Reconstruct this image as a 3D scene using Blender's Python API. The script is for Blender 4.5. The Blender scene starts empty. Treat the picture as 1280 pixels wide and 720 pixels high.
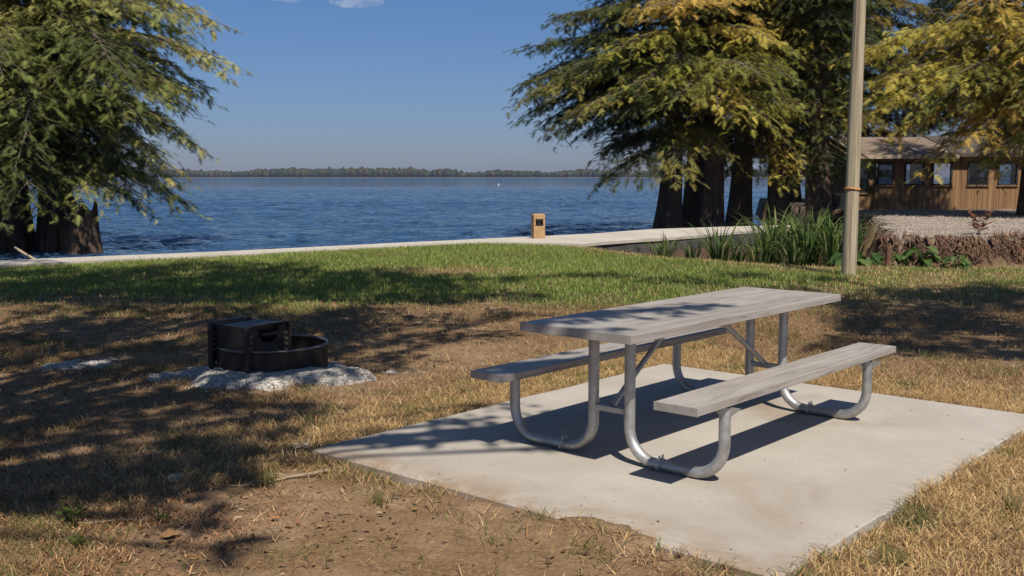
import bpy, math, random
import numpy as np
from mathutils import Vector, Matrix

random.seed(7)
rng = np.random.default_rng(7)
R = math.radians
sc = bpy.context.scene
COL = sc.collection
SUN_EL, SUN_AZ = 54.5, 165.0          # degrees; azimuth clockwise from +y
SUN = np.array([math.sin(R(SUN_AZ))*math.cos(R(SUN_EL)), math.cos(R(SUN_AZ))*math.cos(R(SUN_EL)), math.sin(R(SUN_EL))])
WATER_Z = -0.55

# ------------------------------------------------------------------ helpers
def tag(o, label=None, cat=None, group=None, kind=None):
    if label: o['label'] = label
    if cat: o['category'] = cat
    if group: o['group'] = group
    if kind: o['kind'] = kind
    return o

def empty(name, loc, rz=0.0):
    o = bpy.data.objects.new(name, None); COL.objects.link(o)
    o.location = loc; o.rotation_euler = (0, 0, rz); o.empty_display_size = 0.2
    return o

def link(name, me, mat=None, parent=None):
    o = bpy.data.objects.new(name, me); COL.objects.link(o)
    if mat: me.materials.append(mat)
    if parent: o.parent = parent
    return o

def copy_tree(o, parent=None):
    c = o.copy(); COL.objects.link(c); c.parent = parent
    for ch in list(o.children): copy_tree(ch, c)
    return c

def np_mesh(name, V, F, col=None, smooth=False):
    V = np.ascontiguousarray(V, dtype=np.float32); F = np.ascontiguousarray(F, dtype=np.int32)
    me = bpy.data.meshes.new(name)
    m, k = F.shape
    me.vertices.add(len(V)); me.vertices.foreach_set('co', V.ravel())
    me.loops.add(m*k); me.loops.foreach_set('vertex_index', F.ravel())
    me.polygons.add(m); me.polygons.foreach_set('loop_start', np.arange(0, m*k, k, dtype=np.int32))
    if smooth: me.polygons.foreach_set('use_smooth', np.ones(m, dtype=bool))
    me.update(calc_edges=True)
    if col is not None:
        a = me.color_attributes.new('Col', 'FLOAT_COLOR', 'POINT')
        c = np.ones((len(V), 4), dtype=np.float32); c[:, :3] = col
        a.data.foreach_set('color', c.ravel())
    return me

class MB:
    def __init__(s): s.V = []; s.F = []
    def add(s, vs, fs):
        n = len(s.V); s.V += [tuple(v) for v in vs]; s.F += [tuple(i+n for i in f) for f in fs]; return s
    def box(s, c, d, rot=None):
        x, y, z = d[0]/2, d[1]/2, d[2]/2
        vs = [Vector(p) for p in ((-x,-y,-z),(x,-y,-z),(x,y,-z),(-x,y,-z),(-x,-y,z),(x,-y,z),(x,y,z),(-x,y,z))]
        if rot is not None: vs = [rot @ v for v in vs]
        c = Vector(c)
        return s.add([v+c for v in vs], [(0,3,2,1),(4,5,6,7),(0,1,5,4),(1,2,6,5),(2,3,7,6),(3,0,4,7)])
    def bar(s, a, b, w, h, up=(0,0,1)):
        a, b = Vector(a), Vector(b); d = (b-a); L = d.length; d.normalize()
        u = Vector(up); sd = d.cross(u); sd.normalize(); u = sd.cross(d)
        M = Matrix((d, sd, u)).transposed()
        return s.box((a+b)/2, (L, w, h), M)
    def tube(s, pts, r, seg=10, cap=True):
        pts = [Vector(p) for p in pts]; n = len(pts)
        rs = r if hasattr(r, '__len__') else [r]*n
        T = []
        for i in range(n):
            t = pts[min(i+1, n-1)]-pts[max(i-1, 0)]; t.normalize(); T.append(t)
        ref = Vector((0,0,1)) if abs(T[0].z) < .9 else Vector((1,0,0))
        u = T[0].cross(ref); u.normalize(); base = len(s.V)
        for i in range(n):
            u = u - T[i]*u.dot(T[i]); u.normalize(); w = T[i].cross(u)
            for k in range(seg):
                a = 2*math.pi*k/seg
                s.V.append(tuple(pts[i]+(u*math.cos(a)+w*math.sin(a))*rs[i]))
        for i in range(n-1):
            for k in range(seg):
                a, b = base+i*seg+k, base+i*seg+(k+1) % seg
                s.F.append((a, b, b+seg, a+seg))
        if cap:
            s.F.append(tuple(base+k for k in reversed(range(seg))))
            s.F.append(tuple(base+(n-1)*seg+k for k in range(seg)))
        return s
    def lathe(s, prof, seg=48, c=(0,0,0), closed=False):
        n = len(prof); base = len(s.V)
        for k in range(seg):
            a = 2*math.pi*k/seg
            for r_, z in prof: s.V.append((c[0]+r_*math.cos(a), c[1]+r_*math.sin(a), c[2]+z))
        for k in range(seg):
            k2 = (k+1) % seg
            for i in range(n if closed else n-1):
                j = (i+1) % n
                s.F.append((base+k*n+i, base+k2*n+i, base+k2*n+j, base+k*n+j))
        return s
    def prism(s, poly, z0, z1):
        n = len(poly)
        vs = [(x, y, z0) for x, y in poly]+[(x, y, z1) for x, y in poly]
        fs = [tuple(reversed(range(n))), tuple(range(n, 2*n))]+[(i, (i+1) % n, n+(i+1) % n, n+i) for i in range(n)]
        return s.add(vs, fs)
    def build(s, name, mat, parent=None, smooth=False, bevel=0.0, segs=2, normals=True):
        me = bpy.data.meshes.new(name); me.from_pydata(s.V, [], s.F); me.update()
        if normals:
            import bmesh
            bm = bmesh.new(); bm.from_mesh(me); bmesh.ops.recalc_face_normals(bm, faces=bm.faces); bm.to_mesh(me); bm.free()
        if smooth:
            me.polygons.foreach_set('use_smooth', np.ones(len(me.polygons), dtype=bool))
            me.set_sharp_from_angle(angle=R(40))
        o = link(name, me, mat, parent)
        if bevel > 0:
            b = o.modifiers.new('edge', 'BEVEL'); b.width = bevel; b.segments = segs; b.limit_method = 'ANGLE'; b.angle_limit = R(40)
        return o

def hash2(ix, iy, seed):
    h = (ix.astype(np.int64)*374761393 + iy.astype(np.int64)*668265263 + seed*974634541) & 0xffffffff
    h = ((h ^ (h >> 13))*1274126177) & 0xffffffff
    h = h ^ (h >> 16)
    return (h & 0xffff)/65535.0
def vnoise(x, y, seed=0):
    x = np.asarray(x, float); y = np.asarray(y, float)
    ix, iy = np.floor(x), np.floor(y); fx, fy = x-ix, y-iy
    fx = fx*fx*(3-2*fx); fy = fy*fy*(3-2*fy)
    a = hash2(ix, iy, seed); b = hash2(ix+1, iy, seed); c = hash2(ix, iy+1, seed); d = hash2(ix+1, iy+1, seed)
    return a+(b-a)*fx+(c-a)*fy+(a-b-c+d)*fx*fy
def fbm(x, y, seed=0, oct=4):
    s = 0; w = .5; t = 0
    for o in range(oct):
        s = s+w*vnoise(np.asarray(x)*2**o+o*17.3, np.asarray(y)*2**o-o*9.1, seed+o); t += w; w *= .5
    return s/t
def sstep(a, b, x):
    t = np.clip((x-a)/(b-a), 0, 1); return t*t*(3-2*t)
def inside(poly, x, y):
    x = np.asarray(x); y = np.asarray(y); r = np.zeros(x.shape, bool); n = len(poly)
    for i in range(n):
        x1, y1 = poly[i]; x2, y2 = poly[(i+1) % n]
        if y1 == y2: continue
        c = ((y1 > y) != (y2 > y)) & (x < (x2-x1)*(y-y1)/(y2-y1)+x1); r ^= c
    return r
def sdf(poly, x, y):          # positive inside
    x = np.asarray(x, float); y = np.asarray(y, float); d = np.full(x.shape, 1e9); n = len(poly)
    for i in range(n):
        ax, ay = poly[i]; bx, by = poly[(i+1) % n]; ex, ey = bx-ax, by-ay
        t = np.clip(((x-ax)*ex+(y-ay)*ey)/(ex*ex+ey*ey), 0, 1)
        d = np.minimum(d, np.hypot(x-ax-t*ex, y-ay-t*ey))
    return np.where(inside(poly, x, y), d, -d)

# ------------------------------------------------------------------ materials
class NT:
    def __init__(s, name):
        s.m = bpy.data.materials.new(name); s.m.use_nodes = True
        s.t = s.m.node_tree; s.t.nodes.clear()
        s.out = s.n('ShaderNodeOutputMaterial')
    def n(s, ty, **kw):
        nd = s.t.nodes.new(ty)
        for k, v in kw.items():
            if k.startswith('i_'): nd.inputs[k[2:].replace('_', ' ')].default_value = v
            else: setattr(nd, k, v)
        return nd
    def l(s, a, b): s.t.links.new(a, b)
    def coord(s, scale=(1,1,1), kind='Object'):
        tc = s.n('ShaderNodeTexCoord'); mp = s.n('ShaderNodeMapping'); mp.inputs['Scale'].default_value = scale
        s.l(tc.outputs[kind], mp.inputs['Vector']); return mp.outputs[0]
    def noise(s, vec, scale, detail=4, rough=.55, dist=0.0):
        nd = s.n('ShaderNodeTexNoise'); nd.inputs['Scale'].default_value = scale; nd.inputs['Detail'].default_value = detail
        nd.inputs['Roughness'].default_value = rough; nd.inputs['Distortion'].default_value = dist
        s.l(vec, nd.inputs['Vector']); return nd.outputs['Fac']
    def ramp(s, fac, stops):
        nd = s.n('ShaderNodeValToRGB'); cr = nd.color_ramp
        while len(cr.elements) < len(stops): cr.elements.new(.5)
        for e, (p, c) in zip(cr.elements, stops):
            e.position = p; e.color = (*c, 1) if hasattr(c, '__len__') else (c, c, c, 1)
        s.l(fac, nd.inputs[0]); return nd.outputs[0]
    def mix(s, a, b, fac, mode='MIX'):
        nd = s.n('ShaderNodeMix'); nd.data_type = 'RGBA'; nd.blend_type = mode
        for sock, v in ((nd.inputs[0], fac), (nd.inputs[6], a), (nd.inputs[7], b)):
            if hasattr(v, 'links'): s.l(v, sock)
            else: sock.default_value = (*v, 1) if hasattr(v, '__len__') else v
        return nd.outputs[2]
    def bump(s, h, strength=.4, dist=.01, prev=None):
        nd = s.n('ShaderNodeBump'); nd.inputs['Strength'].default_value = strength; nd.inputs['Distance'].default_value = dist
        s.l(h, nd.inputs['Height'])
        if prev is not None: s.l(prev, nd.inputs['Normal'])
        return nd.outputs[0]
    def bsdf(s, base, rough=.7, metal=0.0, normal=None, spec=.5, coat=0.0, ior=1.5, alpha=None, trans=0.0):
        p = s.n('ShaderNodeBsdfPrincipled')
        for k, v in (('Base Color', base), ('Roughness', rough), ('Metallic', metal), ('Specular IOR Level', spec), ('IOR', ior), ('Transmission Weight', trans)):
            if hasattr(v, 'links'): s.l(v, p.inputs[k])
            else: p.inputs[k].default_value = (*v, 1) if hasattr(v, '__len__') else v
        if normal is not None: s.l(normal, p.inputs['Normal'])
        s.l(p.outputs[0], s.out.inputs['Surface']); return p

def mat_plain(name, c, rough=.7, metal=0., var=.25, scale=8., bump=.2, spec=.5):
    t = NT(name); v = t.coord(); n = t.noise(v, scale, 6, .6)
    lo = tuple(x*(1-var) for x in c); hi = tuple(min(1, x*(1+var)) for x in c)
    t.bsdf(t.ramp(n, [(.3, lo), (.7, hi)]), rough, metal, t.bump(t.noise(v, scale*6, 4), bump, .004), spec)
    return t.m

def mat_leaf(name, transl=.35, rough=.6, use_spec=.3):
    t = NT(name); a = t.n('ShaderNodeAttribute', attribute_name='Col')
    d = t.n('ShaderNodeBsdfPrincipled'); d.inputs['Roughness'].default_value = rough; d.inputs['Specular IOR Level'].default_value = use_spec
    t.l(a.outputs['Color'], d.inputs['Base Color'])
    tr = t.n('ShaderNodeBsdfTranslucent'); t.l(a.outputs['Color'], tr.inputs['Color'])
    mx = t.n('ShaderNodeMixShader'); mx.inputs[0].default_value = transl
    t.l(d.outputs[0], mx.inputs[1]); t.l(tr.outputs[0], mx.inputs[2]); t.l(mx.outputs[0], t.out.inputs['Surface'])
    return t.m

M = {}
M['leaf'] = mat_leaf('leaf', .5)
M['grass_blade'] = mat_leaf('grass_blade', .3, .55, .3)
M['dry_leaf'] = mat_leaf('dry_leaf', .15, .7, .2)

def m_bark(name, c1, c2, sc_=1.0):
    t = NT(name); v = t.coord((6*sc_, 6*sc_, .7*sc_))
    n = t.noise(v, 2.2, 8, .65, .6); n2 = t.noise(t.coord((1,1,1)), .9, 3)
    base = t.ramp(n, [(.28, c1), (.72, c2)])
    base = t.mix(base, (.22, .13, .085), t.ramp(n2, [(.5, 0.), (.8, .5)]))
    t.bsdf(base, .9, 0, t.bump(n, .9, .05), .2); return t.m
M['bark'] = m_bark('cypress_bark', (.028, .020, .016), (.125, .086, .066))
M['twig_grey'] = m_bark('limb_bark', (.06, .048, .038), (.17, .14, .115))

def m_pole():
    t = NT('pole_wood'); v = t.coord((14, 14, .35))
    n = t.noise(v, 1.6, 8, .6, .4); n2 = t.noise(t.coord((1, 1, .4)), 1.2, 3)
    base = t.ramp(n, [(.33, (.15, .12, .08)), (.5, (.32, .27, .185)), (.66, (.42, .36, .26))])
    base = t.mix(base, (.24, .24, .15), t.ramp(n2, [(.45, 0.), (.75, .4)]))
    ck = t.ramp(t.noise(t.coord((22, 22, .22)), 1.3, 3, .5), [(.66, 0.), (.70, 1.)])
    base = t.mix(base, (.05, .04, .03), ck)
    t.bsdf(base, .85, 0, t.bump(n, .5, .01), .2); return t.m
M['pole'] = m_pole()

def m_concrete():
    t = NT('concrete'); v = t.coord()
    n = t.noise(v, 1.3, 6, .6); n2 = t.noise(v, 9, 6, .65); n3 = t.noise(v, 130, 3)
    base = t.ramp(n, [(.3, (.335, .302, .257)), (.7, (.425, .39, .342))])
    base = t.mix(base, (.30, .265, .22), t.ramp(n2, [(.55, 0.), (.8, .45)]))
    st = t.noise(t.coord((1, 1, 1)), .75, 5, .6, .8)
    base = t.mix(base, (.27, .205, .145), t.ramp(st, [(.55, 0.), (.74, .8)]))
    sw = t.noise(t.coord((1.5, 16, 1)), 1.4, 4, .6, .3)
    base = t.mix(base, (.37, .345, .31), t.ramp(sw, [(.5, 0.), (.8, .4)]))
    sx = t.n('ShaderNodeSeparateXYZ'); t.l(v, sx.inputs[0]); me = t.n('ShaderNodeMapRange'); t.l(sx.outputs[0], me.inputs[0]); me.inputs[1].default_value = -.6; me.inputs[2].default_value = -.22; me.inputs[3].default_value = 1; me.inputs[4].default_value = 0
    mm = t.n('ShaderNodeMath', operation='MULTIPLY'); t.l(me.outputs[0], mm.inputs[0]); t.l(t.ramp(t.noise(v, 3.5, 6, .7, .5), [(.35, 0.), (.62, 1.)]), mm.inputs[1]); base = t.mix(base, (.25, .175, .11), mm.outputs[0])
    bs = t.noise(t.coord((160, 3, 1)), 1., 3, .5); base = t.mix(base, t.ramp(bs, [(.35, .9), (.6, 1.)]), .7, 'MULTIPLY')
    sp = t.n('ShaderNodeTexVoronoi'); sp.inputs['Scale'].default_value = 26; t.l(v, sp.inputs['Vector'])
    base = t.mix(base, (.12, .09, .065), t.ramp(sp.outputs['Distance'], [(.05, .8), (.09, 0.)]))
    base = t.mix(base, t.ramp(n3, [(.3, .75), (.6, 1.)]), .35, 'MULTIPLY')
    b = t.bump(n3, .25, .002, t.bump(n2, .2, .006))
    t.bsdf(base, .85, 0, b, .3); return t.m
M['concrete'] = m_concrete()
def m_cap():
    t = NT('wall_concrete'); v = t.coord(); n = t.noise(v, .8, 6, .65); n3 = t.noise(v, 14, 5, .6)
    base = t.ramp(n, [(.3, (.36, .32, .265)), (.7, (.48, .44, .38))])
    base = t.mix(base, (.3, .24, .16), t.ramp(n3, [(.55, 0.), (.8, .5)]))
    t.bsdf(base, .9, 0, t.bump(n3, .4, .02), .2); return t.m
M['cap'] = m_cap()
M['darkstone'] = mat_plain('dark_wall_face', (.065, .06, .052), .9, 0, .5, 2.2, .6)

def m_galv():
    t = NT('galvanised_steel'); v = t.coord(); vo = t.n('ShaderNodeTexVoronoi'); vo.inputs['Scale'].default_value = 55; t.l(v, vo.inputs['Vector'])
    n = t.noise(v, 9, 5, .6)
    b1 = t.ramp(n, [(.3, (.36, .355, .345)), (.7, (.56, .56, .555))])
    sep = t.n('ShaderNodeSeparateColor'); t.l(vo.outputs['Color'], sep.inputs[0])
    base = t.mix(b1, t.ramp(sep.outputs[0], [(0., .72), (1., 1.)]), .55, 'MULTIPLY')
    rg = t.ramp(n, [(.3, .42), (.7, .58)])
    t.bsdf(base, rg, .75, t.bump(n, .08, .003), .5); return t.m
M['galv'] = m_galv()

def m_plank(name, axis_scale=(.4, 15, 15)):
    t = NT(name); v = t.coord(axis_scale)
    n = t.noise(v, 2.6, 9, .66, .7); w = t.noise(t.coord((.8, 1.6, 1.6)), 2.2, 4); f = t.noise(t.coord((4, 110, 110)), 1.0, 3)
    base = t.ramp(n, [(.33, (.215, .193, .172)), (.5, (.315, .286, .26)), (.68, (.40, .367, .335))])
    base = t.mix(base, (.44, .41, .38), t.ramp(w, [(.45, 0.), (.75, .45)]))
    base = t.mix(base, (.13, .105, .085), t.ramp(t.noise(t.coord((.9, 15, 15)), 2.6, 5, .55, .9), [(.55, 0.), (.70, .75)]))
    base = t.mix(base, t.ramp(f, [(.35, .8), (.6, 1.)]), .5, 'MULTIPLY')
    t.bsdf(base, t.ramp(w, [(.3, .42), (.7, .56)]), 0, t.bump(n, .18, .003, t.bump(f, .15, .001)), .5); return t.m
M['plank'] = m_plank('weathered_plank')
M['endcap'] = mat_plain('plank_end', (.30, .28, .26), .5, .1, .15, 20, .1)

def m_fire():
    t = NT('sooty_steel'); v = t.coord(); n = t.noise(v, 6, 6, .65); n2 = t.noise(v, 22, 5, .6)
    base = t.ramp(n, [(.35, (.018, .016, .016)), (.62, (.038, .031, .028)), (.85, (.075, .042, .028))])
    t.bsdf(base, t.ramp(n2, [(.3, .42), (.7, .62)]), .35, t.bump(n2, .25, .003), .5); return t.m
M['fire'] = m_fire()
M['soot'] = mat_plain('soot_black', (.022, .022, .025), .38, .4, .4, 12, .2)
M['wood_post'] = mat_plain('post_wood', (.36, .215, .10), .75, 0, .25, 7, .3)
M['black'] = mat_plain('black_plastic', (.018, .018, .02), .45, 0, .2, 9, .1)
M['stake'] = mat_plain('rusty_stake', (.13, .06, .035), .85, 0, .35, 12, .4)
M['orange'] = mat_plain('orange_rope', (.55, .23, .06), .7, 0, .2, 30, .2)
M['stone'] = mat_plain('pale_stone', (.38, .35, .31), .9, 0, .3, 9, .5)
M['stick'] = mat_plain('bleached_stick', (.30, .23, .155), .85, 0, .3, 14, .4)
M['buoy'] = mat_plain('buoy_white', (.8, .8, .78), .4, 0, .05, 5, 0)

def m_siding():
    t = NT('wood_siding'); v = t.coord((9, 9, .5)); n = t.noise(v, 1.5, 6, .6, .3); n2 = t.noise(t.coord((1.1, 1.1, .9)), 1.2, 4)
    wn = t.n('ShaderNodeTexWhiteNoise', noise_dimensions='1D'); sx = t.n('ShaderNodeSeparateXYZ'); t.l(t.coord(), sx.inputs[0])
    mt = t.n('ShaderNodeMath', operation='MULTIPLY'); t.l(sx.outputs[0], mt.inputs[0]); mt.inputs[1].default_value = 1/.2
    fl = t.n('ShaderNodeMath', operation='FLOOR'); t.l(mt.outputs[0], fl.inputs[0]); t.l(fl.outputs[0], wn.inputs['W'])
    base = t.ramp(n, [(.3, (.18, .10, .048)), (.7, (.32, .185, .088))])
    base = t.mix(base, t.ramp(wn.outputs['Value'], [(0., .7), (1., 1.)]), .8, 'MULTIPLY')
    base = t.mix(base, (.16, .095, .05), t.ramp(n2, [(.5, 0.), (.8, .5)]))
    t.bsdf(base, .75, 0, t.bump(n, .3, .01), .3); return t.m
M['siding'] = m_siding()
def m_roof():
    t = NT('roof_shingle'); v = t.coord()
    br = t.n('ShaderNodeTexBrick'); br.inputs['Scale'].default_value = 1.0; br.inputs['Brick Width'].default_value = .33; br.inputs['Row Height'].default_value = .14
    br.inputs['Mortar Size'].default_value = .008; br.inputs['Color1'].default_value = (.16, .12, .095, 1); br.inputs['Color2'].default_value = (.22, .17, .135, 1); br.inputs['Mortar'].default_value = (.08, .07, .06, 1)
    t.l(v, br.inputs['Vector']); n = t.noise(v, 2.1, 6, .65)
    base = t.mix(br.outputs['Color'], (.24, .15, .09), t.ramp(n, [(.48, 0.), (.72, .75)]))
    t.bsdf(base, .9, 0, t.bump(t.noise(v, 30, 4), .4, .01), .2); return t.m
M['roof'] = m_roof()
M['roof_dark'] = mat_plain('roof_darker', (.065, .05, .042), .9, 0, .35, 3, .4)  # dark brown on the right hand roof section and its fascia
M['fascia'] = mat_plain('fascia_board', (.34, .27, .2), .8, 0, .25, 4, .2)
M['dark_frame'] = mat_plain('window_frame', (.02, .018, .017), .6, 0, .2, 5, .1)
def m_glass(shine=0):
    t = NT('window_glass'); g = t.n('ShaderNodeBsdfGlossy'); g.inputs['Roughness'].default_value = .02
    tr = t.n('ShaderNodeBsdfTransparent'); tr.inputs[0].default_value = (.8, .84, .86, 1)
    f = t.n('ShaderNodeFresnel'); f.inputs[0].default_value = 1.6
    mx = t.n('ShaderNodeMixShader'); t.l(f.outputs[0], mx.inputs[0]); t.l(tr.outputs[0], mx.inputs[1]); t.l(g.outputs[0], mx.inputs[2]); t.l(mx.outputs[0], t.out.inputs['Surface'])
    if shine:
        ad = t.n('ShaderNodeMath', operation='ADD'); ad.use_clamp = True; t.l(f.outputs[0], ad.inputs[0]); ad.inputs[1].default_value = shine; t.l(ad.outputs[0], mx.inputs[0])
    return t.m
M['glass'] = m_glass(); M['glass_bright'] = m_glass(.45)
M['interior'] = mat_plain('cabin_inside', (.06, .045, .035), .9, 0, .2, 3, 0)

def m_water():
    t = NT('lake_water'); 
    v1 = t.coord((.8, 1., 1)); v2 = t.coord((1, 1, 1))
    w1 = t.noise(v1, .55, 3, .5, .4); w2 = t.noise(v1, 1.7, 4, .55, .5); w3 = t.noise(v2, .035, 3, .5)
    w0 = t.noise(v1, .14, 3, .5, .3); b = t.bump(w0, 1.0, 2.5, None); b = t.bump(w1, 1.0, 1.6, b); b = t.bump(w2, 1.0, .6, b)
    base = t.ramp(w3, [(.3, (.020, .053, .108)), (.7, (.032, .070, .135))])
    w3_ = t.noise(v1, 4.2, 3, .55, .3); b = t.bump(w3_, 1.0, .14, b)
    t.bsdf(base, .05, 0, b, .42, ior=1.33); return t.m
M['water'] = m_water()

def m_ground():
    t = NT('soil_and_thatch'); v = t.coord(); a = t.n('ShaderNodeAttribute', attribute_name='Col')
    sep = t.n('ShaderNodeSeparateColor'); t.l(a.outputs['Color'], sep.inputs[0])   # r green, g gravel, b dark earth
    n1 = t.noise(v, .9, 6, .62); n2 = t.noise(v, 6.5, 7, .68); n3 = t.noise(v, 60, 4, .6)
    st = t.noise(t.coord((1, 1, 1)), 24, 6, .7, 2.2)
    soil = t.ramp(n2, [(.25, (.16, .10, .06)), (.5, (.29, .195, .122)), (.75, (.40, .285, .19))])
    thatch = t.ramp(st, [(.3, (.06, .036, .02)), (.5, (.17, .105, .052)), (.72, (.34, .225, .115))])
    base = t.mix(soil, thatch, t.ramp(n1, [(.38, .25), (.62, .95)]))
    base = t.mix(base, (.10, .06, .036), t.ramp(t.noise(v, 2.7, 6, .7), [(.55, 0.), (.78, .6)]))
    green = t.ramp(n2, [(.3, (.045, .06, .016)), (.7, (.085, .11, .03))])
    base = t.mix(base, green, sep.outputs[0])
    vo = t.n('ShaderNodeTexVoronoi'); vo.inputs['Scale'].default_value = 22; t.l(v, vo.inputs['Vector'])
    s2 = t.n('ShaderNodeSeparateColor'); t.l(vo.outputs['Color'], s2.inputs[0])
    grav = t.ramp(s2.outputs[0], [(0., (.15, .12, .09)), (.5, (.25, .205, .16)), (1., (.37, .32, .27))])
    grav = t.mix(grav, (.22, .15, .1), t.ramp(n1, [(.5, 0.), (.75, .6)]))
    base = t.mix(base, grav, sep.outputs[1])
    bank = t.ramp(t.noise(t.coord((5, 5, 1.2)), 1.4, 6, .7), [(.3, (.035, .02, .014)), (.7, (.16, .10, .065))])
    base = t.mix(base, bank, sep.outputs[2])
    base = t.mix(base, t.ramp(n3, [(.3, .62), (.65, 1.)]), .6, 'MULTIPLY')
    b = t.bump(n2, .5, .03, t.bump(st, .6, .012, t.bump(n3, .5, .006)))
    t.bsdf(base, .95, 0, b, .12); return t.m
M['ground'] = m_ground()
def m_crush():
    t = NT('crushed_stone'); v = t.coord(); vo = t.n('ShaderNodeTexVoronoi'); vo.inputs['Scale'].default_value = 60; t.l(v, vo.inputs['Vector'])
    s2 = t.n('ShaderNodeSeparateColor'); t.l(vo.outputs['Color'], s2.inputs[0])
    base = t.ramp(s2.outputs[0], [(0., (.24, .22, .195)), (.5, (.43, .40, .36)), (1., (.62, .585, .53))])
    t.bsdf(base, .95, 0, t.bump(vo.outputs['Distance'], .8, .012), .15); return t.m
M['crush'] = m_crush()

# ------------------------------------------------------------------ site layout (metres; camera stands at the origin, looking along +y)
TX, TY, YAW = 0.3173, 5.344, 0.72224            # picnic table: near end centre, heading of its length
CY, SY = math.cos(YAW), math.sin(YAW)
def loc_uv(x, y):                                # world -> table axes (u along the table, v to its right)
    dx, dy = x-TX, y-TY
    return dx*SY+dy*CY, dx*CY-dy*SY
def uv_world(u, v): return TX+u*SY+v*CY, TY+u*CY-v*SY
PAD = (-0.60, 3.09, -1.42, 1.49)                # u0, u1, v0, v1
LAND = [(-60,-17),(-9.3,18.8),(-7.5,20.0),(-5.6,21.3),(-3.4,23.2),(-.8,25.4),(1.68,24.1),(2.0,22.9),(2.8,21.2),(4.2,19.5),(5.7,18.6),(6.8,18.75),(12,18.5),(60,18.5),(60,-60),(-60,-60)]
BANK = [(6.85,19.15),(7.6,18.55),(9.0,18.35),(11,18.0),(14,17.8),(60,17.2),(60,75),(14,60),(11.2,46),(11.3,37),(10.4,31),(8.6,25)]
CAP_NEAR = [(-60,-17.9),(-9.04,18.33),(-7.39,19.5),(-5.45,20.85),(-3.32,22.7),(-.77,24.75),(1.68,24.1),(2.14,24.8),(3.04,25.69),(3.75,26.36),(4.86,27.47),(6.06,29.02),(7.35,30.5),(8.72,31.3)]
CAP_FAR = [(-60,-17.1),(-9.56,19.3),(-7.75,20.5),(-5.75,21.9),(-3.5,23.8),(-.8,26.05),(2.19,28.44),(4.13,30.9),(6.45,32.3),(7.88,33.1),(9.3,33.6)]

def ground_z(x, y):
    x = np.asarray(x, float); y = np.asarray(y, float)
    near = sstep(26, 12, np.hypot(x, y))
    z = -.05+(fbm(x*.55, y*.55, 3, 4)-.5)*.05+(fbm(x*3.1, y*3.1, 5, 3)-.5)*.028*near+(fbm(x*11, y*11, 8, 2)-.5)*.018*near
    # concrete pad: earth drops under it, piles loosely against its edges
    u, v = loc_uv(x, y)
    du = np.maximum(PAD[0]-u, u-PAD[1]); dv = np.maximum(PAD[2]-v, v-PAD[3]); d = np.maximum(du, dv)
    rim = np.exp(-(np.maximum(d, 0)/.16)**2)*(fbm(x*1.9, y*1.9, 21, 3)-.38)*.11
    z = z+np.where(d > 0, np.clip(rim, -.02, .045), 0)
    z = np.where(d < -.05, np.minimum(z, -.09), z)
    z = np.where((d >= -.05) & (d <= 0), np.minimum(z, -.012), z)
    spill = np.exp(-((u+.58)/.10)**2-((v-.66)/.24)**2)*(.25+1.5*fbm(x*9, y*9, 31, 4))
    z = np.where(spill > .28, np.maximum(z, -.004+.022*(spill-.28)), z)
    # lake bed, inlet, bank, cypress shore
    s = sdf(LAND, x, y)
    inlet = sstep(1.2, 2.2, x)*sstep(31, 28, y)
    low = -1.6*(1-inlet)+(-.34)*inlet
    z = z+(low-z)*sstep(.02, -.55, s)
    grove = np.exp(-((x-8.2)/5.2)**4-((y-37.8)/2.9)**4)
    z = np.where(s < 0, np.maximum(z, -1.6+1.3*grove), z)
    b = sdf(BANK, x+(fbm(x*1.3, y*1.3, 41, 3)-.5)*.9, y+(fbm(x*1.7+9, y*1.7, 43, 3)-.5)*.9)
    top = .47-.11*sstep(19, 38, y)+(fbm(x*.7, y*.7, 47, 4)-.5)*.10
    bk = sstep(-.05, .30, b)
    z = z+(np.maximum(top, z)-z)*bk
    far = np.hypot(x, y) > 70
    return np.where(far & (s < 0) & (b < 0), -2.0, z)

def green_mask(x, y):
    n = (fbm(x*.5, y*.5, 61, 4)-.5)*2; n2 = (fbm(x*1.6, y*1.6, 63, 4)-.5)*2
    g = sstep(11.3, 14.6, y+n*2.2+n2*1.2+np.where(x > 2.5, -1.0, 0))
    g = g*(1-.62*sstep(3.2, 6.0, x+n)*sstep(.0, .5, .5+n2))
    g = g*(1-.85*np.exp(-((x+1.2)/1.3)**2-((y-17.6)/.8)**2))
    edge = sdf(LAND, x, y)
    g = g*(1-.75*sstep(.75, .1, edge+n2*.3))
    return np.clip(g+.10*sstep(.25, .6, n2)*sstep(4, 8, y), 0, 1)

# ------------------------------------------------------------------ ground, water, sky
def axis(parts):
    out = []
    for a, b, h in parts: out.append(np.arange(a, b-1e-6, h))
    out.append(np.array([parts[-1][1]])); return np.concatenate(out)
gx = np.concatenate([[-7000,-3000,-1200,-500,-220,-120,-80,-60], axis([(-45,-18,1.5),(-18,-6.5,.3),(-6.5,-3,.09),(-3,4.6,.036),(4.6,9,.09),(9,20,.25),(20,48,1.5)]), [60,80,120,220,500,1200,3000,7000]])
gy = np.concatenate([[-7000,-3000,-1200,-500,-220,-120,-60,-30,-15,-8,-4,-1,1], axis([(2.2,3.3,.12),(3.3,9.6,.036),(9.6,14,.08),(14,34,.16),(34,48,.3),(48,80,2)]), [100,140,220,500,1200,3000,7000]])
X, Y = np.meshgrid(gx, gy); Z = ground_z(X, Y)
nx, ny = len(gx), len(gy)
idx = np.arange(nx*ny).reshape(ny, nx)
F = np.stack([idx[:-1,:-1], idx[:-1,1:], idx[1:,1:], idx[1:,:-1]], -1).reshape(-1, 4)
bk = sdf(BANK, X, Y); ln = sdf(LAND, X, Y)
cg = green_mask(X, Y)*.95
cgr = sstep(-.1, .35, bk)*sstep(.15, .42, Z)
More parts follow.
